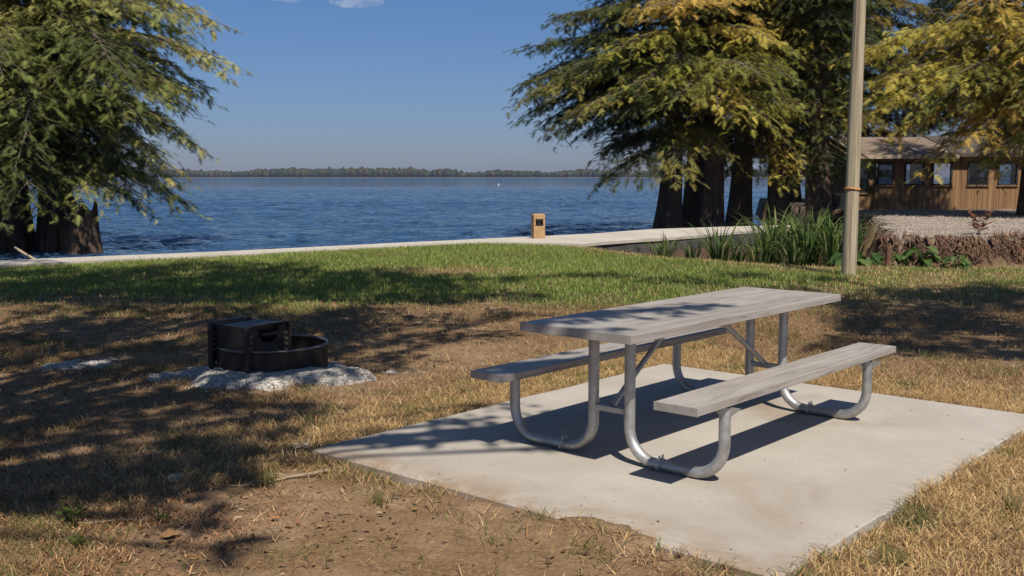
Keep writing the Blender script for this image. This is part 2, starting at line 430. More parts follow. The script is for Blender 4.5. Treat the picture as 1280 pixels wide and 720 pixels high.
cb = np.clip(sstep(-.6, -.15, bk)*(1-sstep(.30, .44, Z))*sstep(-.07, -.01, Z)+sstep(.1, -.25, ln)*(1-sstep(-.1, .2, bk)), 0, 1)
u, v = loc_uv(X, Y)
col = np.stack([cg.ravel(), cgr.ravel(), cb.ravel()], -1)
gme = np_mesh('ground', np.stack([X, Y, Z], -1).reshape(-1, 3), F, col, True)
tag(link('ground', gme, M['ground']), 'dry sandy ground with thatch running into green lawn by the lake', kind='structure')

wx = np.concatenate([[-6900,-2000,-700,-300,-160,-100,-80,-60], axis([(-45,40,.24)]), [60,80,100,160,300,700,2000,6900]])
wy = np.concatenate([[-6900,-1000,-100,0], axis([(12,85,.22),(85,220,.55)]), [300,600,1500,6900]])
wX, wY = np.meshgrid(wx, wy); cx_, sx_ = math.cos(.35), math.sin(.35); wu, wv = wX*cx_+wY*sx_, -wX*sx_+wY*cx_
def crest(a): return 1-np.abs(2*a-1)
wh = .085*(vnoise(wu*.42, wv*.75, 201)-.5)+.075*(crest(vnoise(wu*.85+5, wv*1.25, 203))-.5)+.035*(crest(vnoise(wX*1.9, wY*2.1, 205))-.5)
wh *= 1.35*(.45+.9*fbm(wX*.03, wY*.05, 207, 3))*sstep(230, 120, wY)*(np.abs(wX) < 46)
wi = np.arange(wX.size).reshape(wX.shape)
wm = np_mesh('water', np.stack([wX, wY, WATER_Z+wh], -1).reshape(-1, 3), np.stack([wi[:-1,:-1], wi[:-1,1:], wi[1:,1:], wi[1:,:-1]], -1).reshape(-1, 4), None, True)
tag(link('water', wm, M['water']), 'blue rippled lake water', kind='structure')

# concrete seawall: capping slab and its dark face
sw = empty('seawall', (0, 24, 0)); tag(sw, 'pale concrete seawall capping strip along the lake edge', 'seawall')
jn = lambda L, k: [(x+random.uniform(-.03, .03), y+random.uniform(-.04, .04)) for x, y in L]
def dens(L):
    o = []
    for a, b in zip(L[:-1], L[1:]):
        k = max(1, int(math.dist(a, b)/.8)) if math.dist(a, b) < 8 else 1
        for i in range(k): o.append((a[0]+(b[0]-a[0])*i/k, a[1]+(b[1]-a[1])*i/k))
    return o+[L[-1]]
mb = MB(); NR = jn(dens(CAP_NEAR), 0); FR = jn(dens(CAP_FAR), 0)
mb.prism([(x, y-24) for x, y in NR+FR[::-1]], -.07, 0.0); mb.build('capping_slab', M['cap'], sw)
ins = [(x+.05, y+.09) for x, y in CAP_NEAR[5:]]; ins2 = [(x-.05, y-.09) for x, y in CAP_FAR[5:]]
mb = MB(); mb.prism([(x, y-24) for x, y in ins+ins2[::-1]], -1.7, -.07)
for i in range(len(ins)-1):                       # stone blocks standing proud in the face
    a, b = Vector((*ins[i], 0)), Vector((*ins[i+1], 0)); L = (b-a).length
    for k in range(int(L/.45)):
        p = a.lerp(b, (k+.5)/max(1, int(L/.45)))
        if p.x > 1.7: mb.box((p.x, p.y-24-.03, -.24-random.uniform(0, .12)), (random.uniform(.3, .44), .12, random.uniform(.22, .3)), Matrix.Rotation(math.atan2((b-a).y, (b-a).x), 3, 'Z'))
mb.build('wall_face', M['darkstone'], sw)
mb = MB(); mb.bar((5.35, 28.0-24, -.5), (5.35, 28.0-24, -.02), .1, .06); mb.build('joint_post', M['cap'], sw)

# picnic pad
mb = MB()
a0, a1, b0, b1 = PAD; g = .775
prof = [(b0,-.16),(b0,-.009),(b0+.007,0),(g-.004,0),(g-.002,-.005),(g+.002,-.005),(g+.004,0),(b1-.007,0),(b1,-.009),(b1,-.16)]
N = 60; vs = []
for i in range(N+1):
    uu = a0+(a1-a0)*i/N
    for k, (vv, zz) in enumerate(prof):
        w = (vnoise(uu*6+k*0, vv*3, 77)-.5)*.016 if k in (0,1,2,7,8,9) else 0
        e = -.012 if (i in (0, N) and zz == 0) else 0
        vs.append((uu, -(vv+w), zz+e))
fs = []; P = len(prof)
for i in range(N):
    for k in range(P-1): fs.append((i*P+k, (i+1)*P+k, (i+1)*P+k+1, i*P+k+1))
fs += [tuple(range(P)), tuple(N*P+k for k in reversed(range(P)))]
mb.add(vs, fs); pad = mb.build('concrete_pad', M['concrete']); ROT = math.pi/2-YAW
pad.location = (TX, TY, 0); pad.rotation_euler = (0, 0, ROT)
tag(pad, 'square pale concrete pad under the picnic table', kind='structure')

# ------------------------------------------------------------------ picnic table
tb = empty('picnic_table', (TX, TY, 0), ROT)
tag(tb, 'grey plank picnic table with attached benches on galvanised tube legs', 'picnic table')
L, W, HT, TT = 2.44, .7268, .765, .045
def planks(name, u0, u1, v0, v1, z, th, n):
    mb = MB(); w = (v1-v0)/n
    for i in range(n):
        mb.box(((u0+u1)/2, -(v0+w*(i+.5)), z-th/2), (u1-u0, w-.0012, th))
    o = mb.build(name, M['plank'], tb, bevel=.0025)
    return o
top = planks('tabletop', .006, L-.006, -W/2, W/2, HT, TT, 3)
for uu in (.002, L-.002):
    mb = MB(); mb.box((uu, 0, HT-TT/2), (.008, W+.004, TT+.002)); mb.build('end_cap', M['endcap'], top, bevel=.0015)
SH, SV, SW_, ST = .4527, .4975, .2466, .0415
legs = (.3436, 2.108); WI, WO = .1212, .7019
for s in (1, -1):
    va, vb = sorted((s*SV, s*(SV+SW_)))
    st = planks('seat', .0155, .0095+L-.006, va, vb, SH, ST, 2)
    for uu in (.0115, .0095+L-.002):
        mb = MB(); mb.box((uu, -(va+vb)/2, SH-ST/2), (.008, SW_+.004, ST+.002)); mb.build('end_cap', M['endcap'], st, bevel=.0015)
def arc(c, r, a0, a1, n, u):
    return [(u, c[0]+r*math.cos(a0+(a1-a0)*i/n), c[1]+r*math.sin(a0+(a1-a0)*i/n)) for i in range(n+1)]
RP, RB = .0302, .175
for uu in legs:
    for s in (1, -1):
        vi, vo = s*WI, s*WO
        p = [(uu, -vo, SH-ST-.012)]
        # outer post down, bend, along the pad, bend, inner post up
        cz = RP+RB
        p += [(uu, -(vo-s*(RB-RB*math.cos(t))), cz-RB*math.sin(t)) for t in [i*math.pi/2/10 for i in range(11)]]
        p += [(uu, -(vi+s*(RB-RB*math.sin(t))), cz-RB*math.cos(t)) for t in [i*math.pi/2/10 for i in range(11)]]
        p += [(uu, -vi, HT-TT-.012)]
        mb = MB(); mb.tube(p, RP, 20); lg = mb.build('leg', M['galv'], tb, smooth=True)
        # clamp collar near the inner bend
        vc = vi+s*(RB+.03)
        mb = MB(); mb.tube([(uu, -(vc-.012), RP), (uu, -(vc+.012), RP)], RP+.008, 20)
        mb.tube([(uu+.016, -vc, RP), (uu+.016, -vc, 2*RP+.022)], .0055, 8); mb.tube([(uu-.016, -vc, RP), (uu-.016, -vc, 2*RP+.022)], .0055, 8); mb.tube([(uu-RP-.016, -vc, .022), (uu-RP+.01, -vc, .022)], .0075, 8); mb.build('clamp', M['galv'], lg, smooth=True)
        # seat bracket (angle with gusset)
        mb = MB(); c = -(s*(SV+SW_/2)); mb.box((uu, c, SH-ST-.006), (.075, SW_-.05, .008))
        mb.add([(uu-.004, -vo-.09, SH-ST-.01), (uu-.004, -vo+.09, SH-ST-.01), (uu-.004, -vo, SH-ST-.085), (uu+.004, -vo-.09, SH-ST-.01), (uu+.004, -vo+.09, SH-ST-.01), (uu+.004, -vo, SH-ST-.085)], [(0,1,2),(5,4,3),(0,3,4,1),(1,4,5,2),(2,5,3,0)])
        mb.build('seat_bracket', M['galv'], tb)
    mb = MB(); mb.box((uu, 0, .285), (.045, 2*WI-2*RP+.012, .03)); mb.build('crossbar', M['galv'], tb, bevel=.002)
    mb = MB(); mb.box((uu, 0, HT-TT-.012), (.075, W-.1, .018)); mb.build('top_bracket', M['galv'], tb, bevel=.002)
mb = MB(); mb.box((1.22, 0, HT-TT-.014), (.75, .1, .02)); mb.build('brace_plate', M['galv'], tb, bevel=.002)
for a, b in (((legs[0]+.01, 0, .30), (.93, 0, .70)), ((legs[1]-.01, 0, .30), (1.42, 0, .70))):
    mb = MB(); mb.tube([a, b], .0165, 14); mb.build('brace', M['galv'], tb, smooth=True)

# ------------------------------------------------------------------ fire ring
RC = (-1.98, 8.51)
fr = empty('fire_ring', (*RC, -.072)); tag(fr, 'sooty black steel fire ring with a raised flip grate, sitting in crushed stone', 'fire ring')
mb = MB(); rr = .45
mb.lathe([(rr-.006, 0), (rr, 0), (rr, .233), (rr+.004, .243), (rr-.004, .252), (rr-.014, .245), (rr-.006, .233)], 72, closed=True)
ring = mb.build('ring_wall', M['fire'], fr, smooth=True)
mb = MB(); mb.lathe([(rr-.004+.011*math.cos(a), .250+.011*math.sin(a)) for a in [k*math.pi/5 for k in range(10)]], 72, closed=True); mb.build('rim', mat_plain('rim_steel', (.13, .12, .11), .38, .7, .3, 9, .1), fr, smooth=True)  # rolled rim; lighter grey carries the sky and sun highlight in its colour
mb = MB(); mb.lathe([(0.001, .03), (rr-.02, .02)], 40); mb.build('ash_bed', mat_plain('ash', (.06, .055, .05), .95, 0, .4, 14, .6), fr)
cF = Vector((-2.07-RC[0], 8.05-RC[1], 0)); dP = Vector((.57, .8216, 0)); nrm = Vector((.8216, -.57, 0)); cL = cF-nrm*.44
up = Vector((0, 0, 1))
PL, PT = .43, .455
def plate_frame(base, name, solid):
    root = MB(); w = .055
    pts = []
    r_ = .05
    pts.append(base+up*.02); pts.append(base+up*(PT-r_))
    for i in range(1, 6):
        a = i*math.pi/10; pts.append(base+dP*(r_-r_*math.cos(a))+up*(PT-r_+r_*math.sin(a)))
    e = base+dP*PL
    for i in range(0, 6):
        a = i*math.pi/10; pts.append(e-dP*(r_-r_*math.sin(a))+up*(PT-r_+r_*math.cos(a)))
    pts.append(e+up*.14)
    # flat bar swept: width along the plate normal, thickness in plane
    vs = []; n = len(pts)
    for i, p in enumerate(pts):
        t = pts[min(i+1, n-1)]-pts[max(i-1, 0)]; t.normalize(); inw = nrm.cross(t); inw.normalize()
        for sn, si in ((-1,-1),(1,-1),(1,1),(-1,1)): vs.append(p+nrm*sn*w/2+inw*si*.005)
    fs = []
    for i in range(n-1):
        for k in range(4): fs.append((i*4+k, i*4+(k+1) % 4, i*4+4+(k+1) % 4, i*4+4+k))
    fs += [(3,2,1,0), tuple((n-1)*4+k for k in range(4))]
    root.add(vs, fs)
    o = root.build(name, M['fire'], fr)
    for p, sg in ((base, 1), (e, -1)):                               # height-adjusting teeth on both legs
        tm = MB()
        for k in range(4):
            z = PT-.1-.045*k
            tm.bar(p+dP*sg*.008+up*z, p+dP*sg*.05+up*(z+.018), .012, .016)
        tm.build('notch_teeth', M['galv_dull'], o)
    if solid:
        sm = MB(); q = [base+dP*.0+up*.14, e+up*.14, e+up*.43, e-dP*.11+up*.43, e-dP*.13+up*.33, e-dP*.17+up*.31, base+dP*.17+up*.31, base+dP*.13+up*.34, base+dP*.10+up*.43, base+up*.43]
        n = len(q); off = nrm*.004
        sm.add([p+off for p in q]+[p-off for p in q], [tuple(range(n)), tuple(reversed(range(n, 2*n)))]+[(i, i+n, (i+1) % n+n, (i+1) % n) for i in range(n)])
        sm.build('plate', M['fire'], o)
    return o
M['galv_dull'] = mat_plain('worn_edge_steel', (.16, .14, .12), .5, .5, .3, 20, .2)
plate_frame(cF, 'side_bracket', True); plate_frame(cL, 'side_bracket', True)
gp = MB(); zg = PT-.028                                             # cooking grate: rim bars and close rods
A, B = cF+dP*.03-nrm*.03, cL+dP*.03+nrm*.03
for p0, p1 in ((A, A+dP*(PL-.06)), (B, B+dP*(PL-.06)), (A, B), (A+dP*(PL-.06), B+dP*(PL-.06))): gp.bar(p0+up*zg, p1+up*zg, .012, .03)
for i in range(1, 26):
    t = i/26; gp.tube([A.lerp(A+dP*(PL-.06), t)+up*(zg+.008), B.lerp(B+dP*(PL-.06), t)+up*(zg+.008)], .0065, 6)
gr = gp.build('cooking_grate', M['soot'], fr)
sp = MB()
for i in range(60):
    pass
hp = [cF+nrm*.035+dP*(.12+.22*i/70)+up*(PT-.075+.010*math.sin(i*.9))+nrm*.012*math.cos(i*.9) for i in range(71)]
sp.tube(hp, .0035, 6); sp.build('coil_handle', M['galv_dull'], gr, smooth=True)
sh = MB()                                                           # dark panels hanging under the grate
for p0, p1 in ((A, B), (A+dP*(PL-.06), B+dP*(PL-.06))): sh.bar(p0+up*(zg-.15), p1+up*(zg-.15), .006, .26)
sh.build('dark_panel', M['soot'], fr)
hb = MB(); q = Vector((-.47, -.06, 0)); hb.box(q+Vector((-.012, 0, .13)), (.03, .07, .2)); hb.tube([q+Vector((-.025, -.03, .03)), q+Vector((-.025, -.03, .245))], .014, 10)
hb.build('hinge_bracket', M['fire'], fr, smooth=True)

# crushed stone around the ring, and a scatter of it off to the left
def pebbles(n, fx, smin, smax):
    base = np.array([(1,0,0),(-1,0,0),(0,1,0),(0,-1,0),(0,0,.7),(0,0,-.7)], float)
    tri = np.array([(0,2,4),(2,1,4),(1,3,4),(3,0,4),(2,0,5),(1,2,5),(3,1,5),(0,3,5)])
    P = fx(n); n = len(P); s = rng.uniform(smin, smax, n)[:, None, None]
    V = base[None]*s*rng.uniform(.6, 1.3, (n, 6, 3)); a = rng.uniform(0, 6.28, n); c, sn = np.cos(a)[:, None], np.sin(a)[:, None]
    V = np.stack([V[..., 0]*c-V[..., 1]*sn, V[..., 0]*sn+V[..., 1]*c, V[..., 2]], -1)+P[:, None, :]
    F = (tri[None]+(np.arange(n)*6)[:, None, None]).reshape(-1, 3)
    return V.reshape(-1, 3), F
def mound_h(x, y):
    r1 = np.hypot((x+1.90)/.85, (y-8.26)/.53)+(fbm(x*3.2, y*3.2, 91, 5)-.5)*1.1
    h = .075*sstep(1.0, .55, r1)*(.7+.6*fbm(x*5, y*5, 93, 3))
    r2 = np.hypot((x+3.68-.3*(y-8.7))/.38, (y-8.72)/.34)+(fbm(x*4, y*4, 95, 4)-.5)*.9
    h = np.maximum(h, .022*sstep(.9, .5, r2+(fbm(x*9, y*9, 97, 3)-.5)*1.2))
    return h
mx, my = np.meshgrid(np.arange(-4.4, -.7, .025), np.arange(7.2, 9.6, .025)); hz = mound_h(mx, my)
gz = ground_z(mx, my); zz = gz-.03+hz+np.where(hz > .002, .022, 0)+rng.uniform(-.004, .004, mx.shape)
ii = np.arange(mx.size).reshape(mx.shape); keep = (hz > .001)
q4 = np.stack([ii[:-1,:-1], ii[:-1,1:], ii[1:,1:], ii[1:,:-1]], -1).reshape(-1, 4)
q4 = q4[keep.ravel()[q4].any(1)]
V1 = np.stack([mx, my, zz], -1).reshape(-1, 3); T1 = np.concatenate([q4[:, [0,1,2]], q4[:, [0,2,3]]])
def peb_pos(n):
    x = rng.uniform(-4.4, -.7, n*6); y = rng.uniform(7.2, 9.6, n*6); h = mound_h(x, y)
    k = (h > .004) | ((rng.random(n*6) < .03) & (np.hypot((x+2)/1.5, (y-8.4)/.9) < 1)); x, y, h = x[k], y[k], h[k]
    return np.stack([x, y, ground_z(x, y)+np.maximum(h-.006, 0)], -1)[:n]
V2, T2 = pebbles(12000, peb_pos, .003, .010)
cm = np_mesh('crushed_stone', np.concatenate([V1, V2]), np.concatenate([T1, T2+len(V1)]))
tag(link('crushed_stone', cm, M['crush']), 'pale crushed stone heaped round the fire ring', kind='stuff')

# ------------------------------------------------------------------ small fixed objects
bo = empty('bollard', (.66, 26.3, 0), R(12)); tag(bo, 'short tan wooden bollard with a dark recessed light, standing on the seawall', 'bollard')
mb = MB(); w = .29
mb.box((0, 0, .16), (w, w, .32)); mb.box((0, 0, .54), (w, w, .10))
mb.box((-w/2+.025, 0, .405), (.05, w, .17)); mb.box((w/2-.025, 0, .405), (.05, w, .17)); mb.box((0, w/2-.03, .405), (w-.1, .06, .17))
mb.add([(-w/2, -w/2, .59), (w/2, -w/2, .59), (w/2, w/2, .59), (-w/2, w/2, .59), (-w/2+.03, -w/2+.03, .615), (w/2-.03, -w/2+.03, .615), (w/2-.03, w/2-.03, .615), (-w/2+.03, w/2-.03, .615)], [(0,1,5,4),(1,2,6,5),(2,3,7,6),(3,0,4,7),(4,5,6,7)])
mb.build('post', M['wood_post'], bo)
mb = MB(); mb.box((0, -w/2+.035, .47), (w-.08, .07, .05)); mb.box((0, -w/2+.03, .335), (w-.08, .07, .03)); mb.tube([(0, -w/2+.2, .41), (0, -w/2+.035, .41)], .055, 14)
mb.build('lamp', M['black'], bo)

pb = (5.47, 16.85)
up_ = empty('utility_pole', (*pb, float(ground_z(*pb)))); tag(up_, 'tall weathered wooden utility pole with an orange band', 'pole')
mb = MB(); mb.tube([(0.006*z, 0, z-.3) for z in np.linspace(0, 9.3, 24)], [.118-.004*z for z in np.linspace(0, 9.3, 24)], 28)
mb.build('shaft', M['pole'], up_, smooth=True)
mb = MB()
for dz in (0, .012): mb.tube([(.008+.1235*math.cos(a), .1235*math.sin(a), 1.40+dz+.012*math.sin(a*2)) for a in np.linspace(0, 2*math.pi, 30)], .008, 6)
mb.build('band', M['orange'], up_, smooth=True)

st = MB(); st.tube([(0,0,-.2),(0,0,.0),(.005,0,.3)], [.05,.05,.047], 12); o = st.build('stake', M['stake'], smooth=True); o.location = (6.72, 18.55, 0)
tag(o, 'short rusty brown stake at the foot of the leafy plants', 'stake')
st = MB(); st.tube([(0,0,-.3),(0,0,.0),(.0,0.01,.75)], [.055,.055,.05], 12); o = st.build('stake', M['stake'], smooth=True); o.location = (6.35, 19.35, -.05)
tag(o, 'taller dark brown stake close behind the utility pole', 'stake')

bx = (11.75, 37.6); tz = float(ground_z(*bx))
bn = empty('rubbish_bin', (*bx, tz)); tag(bn, 'black plastic rubbish bin partly hidden by the utility pole', 'bin')
mb = MB(); mb.lathe([(.0, 0), (.2, 0), (.25, .55), (.235, .55), (.19, .03), (0, .03)], 20); mb.build('body', M['black'], bn, smooth=True)
mb = MB(); mb.lathe([(.262, .52), (.262, .58), (.24, .58), (.24, .52)], 20, closed=True); mb.build('rim', M['black'], bn, smooth=True)

mb = MB(); mb.lathe([(0, -.3), (.28, -.25), (.3, 0), (.25, .2), (.1, .3), (.07, .75), (0, .8)], 20)
o = mb.build('buoy', M['buoy'], smooth=True); o.location = (-3.3, 258, WATER_Z); o.scale = (.6, .6, .6); tag(o, 'tiny white marker buoy far out on the lake', 'buoy')

# loose bits on the ground near the camera
def rock(name, loc, s, mat, label, grp=None, sq=(1, .8, .55), seed=1):
    import bmesh
    bm = bmesh.new(); bmesh.ops.create_icosphere(bm, subdivisions=3, radius=1)
    r = random.Random(seed); ph = [r.uniform(0, 6) for _ in range(6)]
    for v in bm.verts:
        c = v.co; k = 1+.18*math.sin(3*c.x+ph[0])*math.cos(2.6*c.y+ph[1])+.12*math.sin(5*c.z+ph[2]+3*c.x)+.05*math.sin(9*c.y+ph[3])
        for ax in range(3): c[ax] = max(-.72, min(.72, c[ax]*k))
        v.co = Vector((c.x*sq[0], c.y*sq[1], c.z*sq[2]))*s
    me = bpy.data.meshes.new(name); bm.to_mesh(me); bm.free()
    o = link(name, me, mat); me.polygons.foreach_set('use_smooth', np.ones(len(me.polygons), dtype=bool)); me.set_sharp_from_angle(angle=R(28))
    o.location = (loc[0], loc[1], float(ground_z(*loc))+.25*s); o.rotation_euler = (0, 0, r.uniform(0, 6)); tag(o, label, 'stone', grp); return o
rock('stone', (-1.78, 5.37), .05, M['stone'], 'pale grey stone lying in the shade, the largest loose one there', seed=3)
rock('stone', (1.52, 4.30), .03, M['stone'], 'small pale stone in straw beside the right edge of the concrete pad', seed=5)
rock('stone', (-1.25, 6.05), .05, M['stone'], 'flat greyish stone just off the left corner of the concrete pad', sq=(1.3, 1, .35), seed=8)
def stick(pts, r, label, twig=()):
    mb = MB(); P = [(x, y, float(ground_z(x, y))+h) for x, y, h in pts]; n = len(P)
    mb.tube(P, [r*(1-.65*i/(n-1))*(1+.15*math.sin(i*2.1)) for i in range(n)], 8)
    for i, dx, dy in twig:
        x, y, z = P[i]; mb.tube([(x, y, z), (x+dx*.5, y+dy*.5, z+.015), (x+dx, y+dy, z+.01)], [r*.5, r*.4, r*.15], 6)
    o = mb.build('stick', M['stick'], smooth=True); tag(o, label, 'stick'); return o
stick([(-1.0, 5.50, .02), (-1.08, 5.43, .02), (-1.18, 5.38, .015), (-1.27, 5.31, .012), (-1.40, 5.27, .01), (-1.52, 5.26, .01)], .009, 'bleached forked stick lying on bare earth by the pad corner', [(2, -.12, .03), (3, -.1, -.05)])
stick([(-1.75, 4.72, .02), (-1.84, 4.70, .02), (-1.95, 4.66, .02), (-2.06, 4.67, .015), (-2.2, 4.65, .01)], .006, 'thin grey brown stick among the weeds at lower left', [(2, -.08, .07)])
def curled_leaf(x, y, s, rz, label, c=(.42, .2, .06)):
    mb = MB(); n = 7
    vs = []
    for i in range(n):
        t = i/(n-1); w = math.sin(math.pi*min(1, t*.96+.04))*.36
        for sg in (-1, -.4, .4, 1): vs.append(((t-.5)*s, sg*w*s, s*(.02+.45*(abs(sg)**1.5)*w*(.4+.6*t)+.35*(t-.45)**2+.06*math.sin(9*t+sg*3))))
    fs = [(i*4+k, i*4+k+1, i*4+k+5, i*4+k+4) for i in range(n-1) for k in range(3)]
    mb.add(vs, fs); o = mb.build('dead_leaf', mat_plain('dead_leaf', c, .8, 0, .3, 20, .3), smooth=True, normals=False)
    o.location = (x, y, float(ground_z(x, y))+.012); o.rotation_euler = (.15, .1, rz); tag(o, label, 'leaf')
    so = o.modifiers.new('thick', 'SOLIDIFY'); so.thickness = .0015
curled_leaf(-1.53, 4.52, .10, .6, 'big curled orange brown dead leaf beside the dark shadow at the bottom', (.22, .115, .05))
curled_leaf(-1.11, 4.72, .055, 2.1, 'small bright orange dead leaf lying flat on the bare earth', (.38, .18, .06))

# ------------------------------------------------------------------ cabin
cb = empty('cabin', (12.2, 38.0, .34)); tag(cb, 'low tan wooden cabin with small dark framed windows and a shingle roof', 'cabin')
CWL, CD, HW1, HW2 = 12.5, 5.5, 1.92, 1.95
wins = [(.25, .75, .62, 1.70), (.93, 1.62, .90, 1.72), (2.02, 2.74, .90, 1.72), (3.02, 3.74, .90, 1.73), (4.30, 5.05, .90, 1.73), (5.40, 6.12, .90, 1.73), (7.6, 8.4, .9, 1.73), (9.4, 10.2, .9, 1.73)]
backw = [(.8, 2.3, .85, 1.75), (3.0, 4.4, .85, 1.75), (7.2, 8.6, .85, 1.75)]
def wall_with(ws, y, h, th, mb, x0=0., x1=CWL):
    xs = x0
    for a, b, z0, z1 in ws:
        mb.box(((xs+a)/2, y, h/2), (a-xs, th, h)); mb.box(((a+b)/2, y, z0/2), (b-a, th, z0)); mb.box(((a+b)/2, y, (z1+h)/2), (b-a, th, h-z1)); xs = b
    mb.box(((xs+x1)/2, y, h/2), (x1-xs, th, h))
mb = MB(); wall_with(wins, 0, HW2, .10, mb)
for i in range(int(CWL/.2)):                       # battens
    x = .1+.2*i; xa = [w for w in wins if w[0]-.03 < x < w[1]+.03]
    if xa: mb.box((x, -.058, xa[0][2]/2-.02), (.028, .016, xa[0][2]-.08))
    else: mb.box((x, -.058, HW2/2), (.028, .016, HW2-.02))
mb.build('wall', M['siding'], cb)
mb = MB(); wall_with(backw, CD, HW2, .10, mb); mb.build('wall', M['siding'], cb)
for x in (.05, CWL-.05):
    mb = MB(); mb.box((x, CD/2, HW2/2), (.1, CD-.104, HW2-.002)); mb.add([(x-.05, 0, HW2), (x-.05, CD, HW2), (x-.05, CD/2, HW2+.62), (x+.05, 0, HW2), (x+.05, CD, HW2), (x+.05, CD/2, HW2+.62)], [(0,1,2),(5,4,3),(0,3,4,1),(1,4,5,2),(2,5,3,0)]); mb.build('wall', M['siding'], cb)
mb = MB(); mb.box((CWL/2, CD/2, .04), (CWL-.22, CD-.12, .06)); mb.build('floor', M['interior'], cb)
for ws, y, s in ((wins, 0, -1), (backw, CD, 1)):
    for a, b, z0, z1 in ws:
        f = MB(); t = .05
        for c, d in (((a+t/2, 0, (z0+z1)/2), (t, .05, z1-z0)), ((b-t/2, 0, (z0+z1)/2), (t, .05, z1-z0)), (((a+b)/2, 0, z0+t/2), (b-a, .05, t)), (((a+b)/2, 0, z1-t/2), (b-a, .05, t))):
            f.box((c[0], y+s*.06, c[2]), (d[0], .07, d[2]))
        fo = f.build('window', M['dark_frame'], cb)
        g_ = MB(); g_.box(((a+b)/2, y+s*.035, (z0+z1)/2), (b-a-2*t+.01, .006, z1-z0-2*t+.01)); g_.build('pane', M['glass_bright' if s < 0 and a in (.93, 3.02) else 'glass'], fo)
        if s < 0: sl = MB(); sl.box(((a+b)/2, -.085, z0-.02), (b-a+.06, .07, .035)); sl.build('sill', M['siding'], fo)
RX = 3.75                                           # the roof steps up here
rise = .62
def roof(x0, x1, zE, ov, mat, nm):
    mb = MB(); y0, ym, y1 = -ov, CD/2, CD+ov; zR = zE+rise+.12; t = .05
    mb.add([(x0, y0, zE), (x1, y0, zE), (x1, ym, zR), (x0, ym, zR), (x0, y1, zE), (x1, y1, zE),
            (x0, y0, zE+t), (x1, y0, zE+t), (x1, ym, zR+t), (x0, ym, zR+t), (x0, y1, zE+t), (x1, y1, zE+t)],
           [(6,7,8,9),(9,8,11,10),(0,3,2,1),(3,4,5,2),(0,1,7,6),(4,10,11,5),(0,6,9,3),(3,9,10,4),(1,2,8,7),(2,5,11,8)])
    return mb.build(nm, mat, cb)
ra = roof(.12, RX, HW1+.02, .55, M['roof'], 'roof'); rb_ = roof(RX+.01, CWL+.35, HW2+.03, .35, M['roof_dark'], 'roof')
rb_['label'] = 'darker right hand section of roof'
mb = MB(); mb.box((RX/2+.06, -.565, HW1-.015), (RX-.12, .03, .13)); mb.build('fascia', M['fascia'], ra)
mb = MB(); mb.box(((RX+CWL)/2+.19, -.365, HW2+.015), (CWL-RX+.33, .03, .10)); mb.build('fascia', M['roof_dark'], rb_)
mb = MB()
for k in range(16): mb.box((random.uniform(4, 10), -.5-random.random()*.7, .02+random.random()*.05), (random.uniform(.4, 1.4), .05, .04), Matrix.Rotation(random.uniform(-.15, .15), 3, 'Z'))
o = mb.build('timber_scraps', M['bark']); o.location = (12.2, 38.0, .30); tag(o, 'dark old boards strewn along the foot of the cabin wall', 'boards', kind='stuff')

# ------------------------------------------------------------------ blades, leaves, roots as triangles
def frames(d, roll=None):
    d = d/np.linalg.norm(d, axis=1, keepdims=True); u = np.tile([0., 0., 1.], (len(d), 1))
    s = np.cross(u, d); l = np.linalg.norm(s, axis=1, keepdims=True); s = np.where(l > 1e-4, s/np.maximum(l, 1e-6), [1., 0, 0]); n = np.cross(d, s)
    if roll is not None:
        c, q = np.cos(roll)[:, None], np.sin(roll)[:, None]; s, n = s*c+n*q, n*c-s*q
    return d, s, n
def leaf_tris(P, d, l, w, roll=None):
    d, s, n = frames(d, roll); l = np.asarray(l).reshape(-1, 1); w = np.asarray(w).reshape(-1, 1)
    V = np.stack([P-s*w/2, P+s*w/2, P+d*l], 1); k = len(P)
    return V.reshape(-1, 3), np.arange(k*3).reshape(-1, 3)
def leaf_quads(P, d, l, w, roll=None):
    d, s, n = frames(d, roll); l = np.asarray(l).reshape(-1, 1); w = np.asarray(w).reshape(-1, 1)
    V = np.stack([P, P+d*l*.45-s*w/2, P+d*l, P+d*l*.45+s*w/2], 1); k = len(P)
    return V.reshape(-1, 3), np.arange(k*4).reshape(-1, 4)
def grass(P, h, w, lean, az, col, segs=2):
    """curved blades: 2 quads-as-tris and a tip each"""
    n = len(P); h = h[:, None]; w = w[:, None]
    f = np.stack([np.cos(az), np.sin(az), np.zeros(n)], 1); sd = np.stack([-np.sin(az), np.cos(az), np.zeros(n)], 1)
    tw = rng.uniform(-.9, .9, n)[:, None]; sd = sd*np.cos(tw)+f*np.sin(tw)
    ln = lean[:, None]; up = np.array([[0., 0., 1.]])
    if segs == 1:
        V = np.stack([P-sd*w/2, P+sd*w/2, P+(up*np.cos(ln)+f*np.sin(ln))*h], 1)
        return V.reshape(-1, 3), np.arange(n*3).reshape(-1, 3), np.repeat(col, 3, 0)
    m = P+(up*np.cos(ln*.7)+f*np.sin(ln*.7))*h*.55; t = m+(up*np.cos(ln*1.45)+f*np.sin(ln*1.45))*h*.5
    V = np.stack([P-sd*w/2, P+sd*w/2, m+sd*w*.4, m-sd*w*.4, t], 1); b = (np.arange(n)*5)[:, None]
    F = np.concatenate([b+[[0,1,2]], b+[[0,2,3]], b+[[3,2,4]]])
    return V.reshape(-1, 3), F, np.repeat(col, 5, 0)
def pick(pal, n, jit=.18):
    pal = np.array(pal); c = pal[rng.integers(0, len(pal), n)]
    return np.clip(c*rng.uniform(1-jit, 1+jit, (n, 1))*rng.uniform(.93, 1.07, (n, 3)), 0, 1)
STRAW = [(.60,.42,.20),(.52,.355,.165),(.66,.49,.26),(.43,.285,.13),(.33,.205,.095),(.56,.37,.155),(.25,.15,.075)]
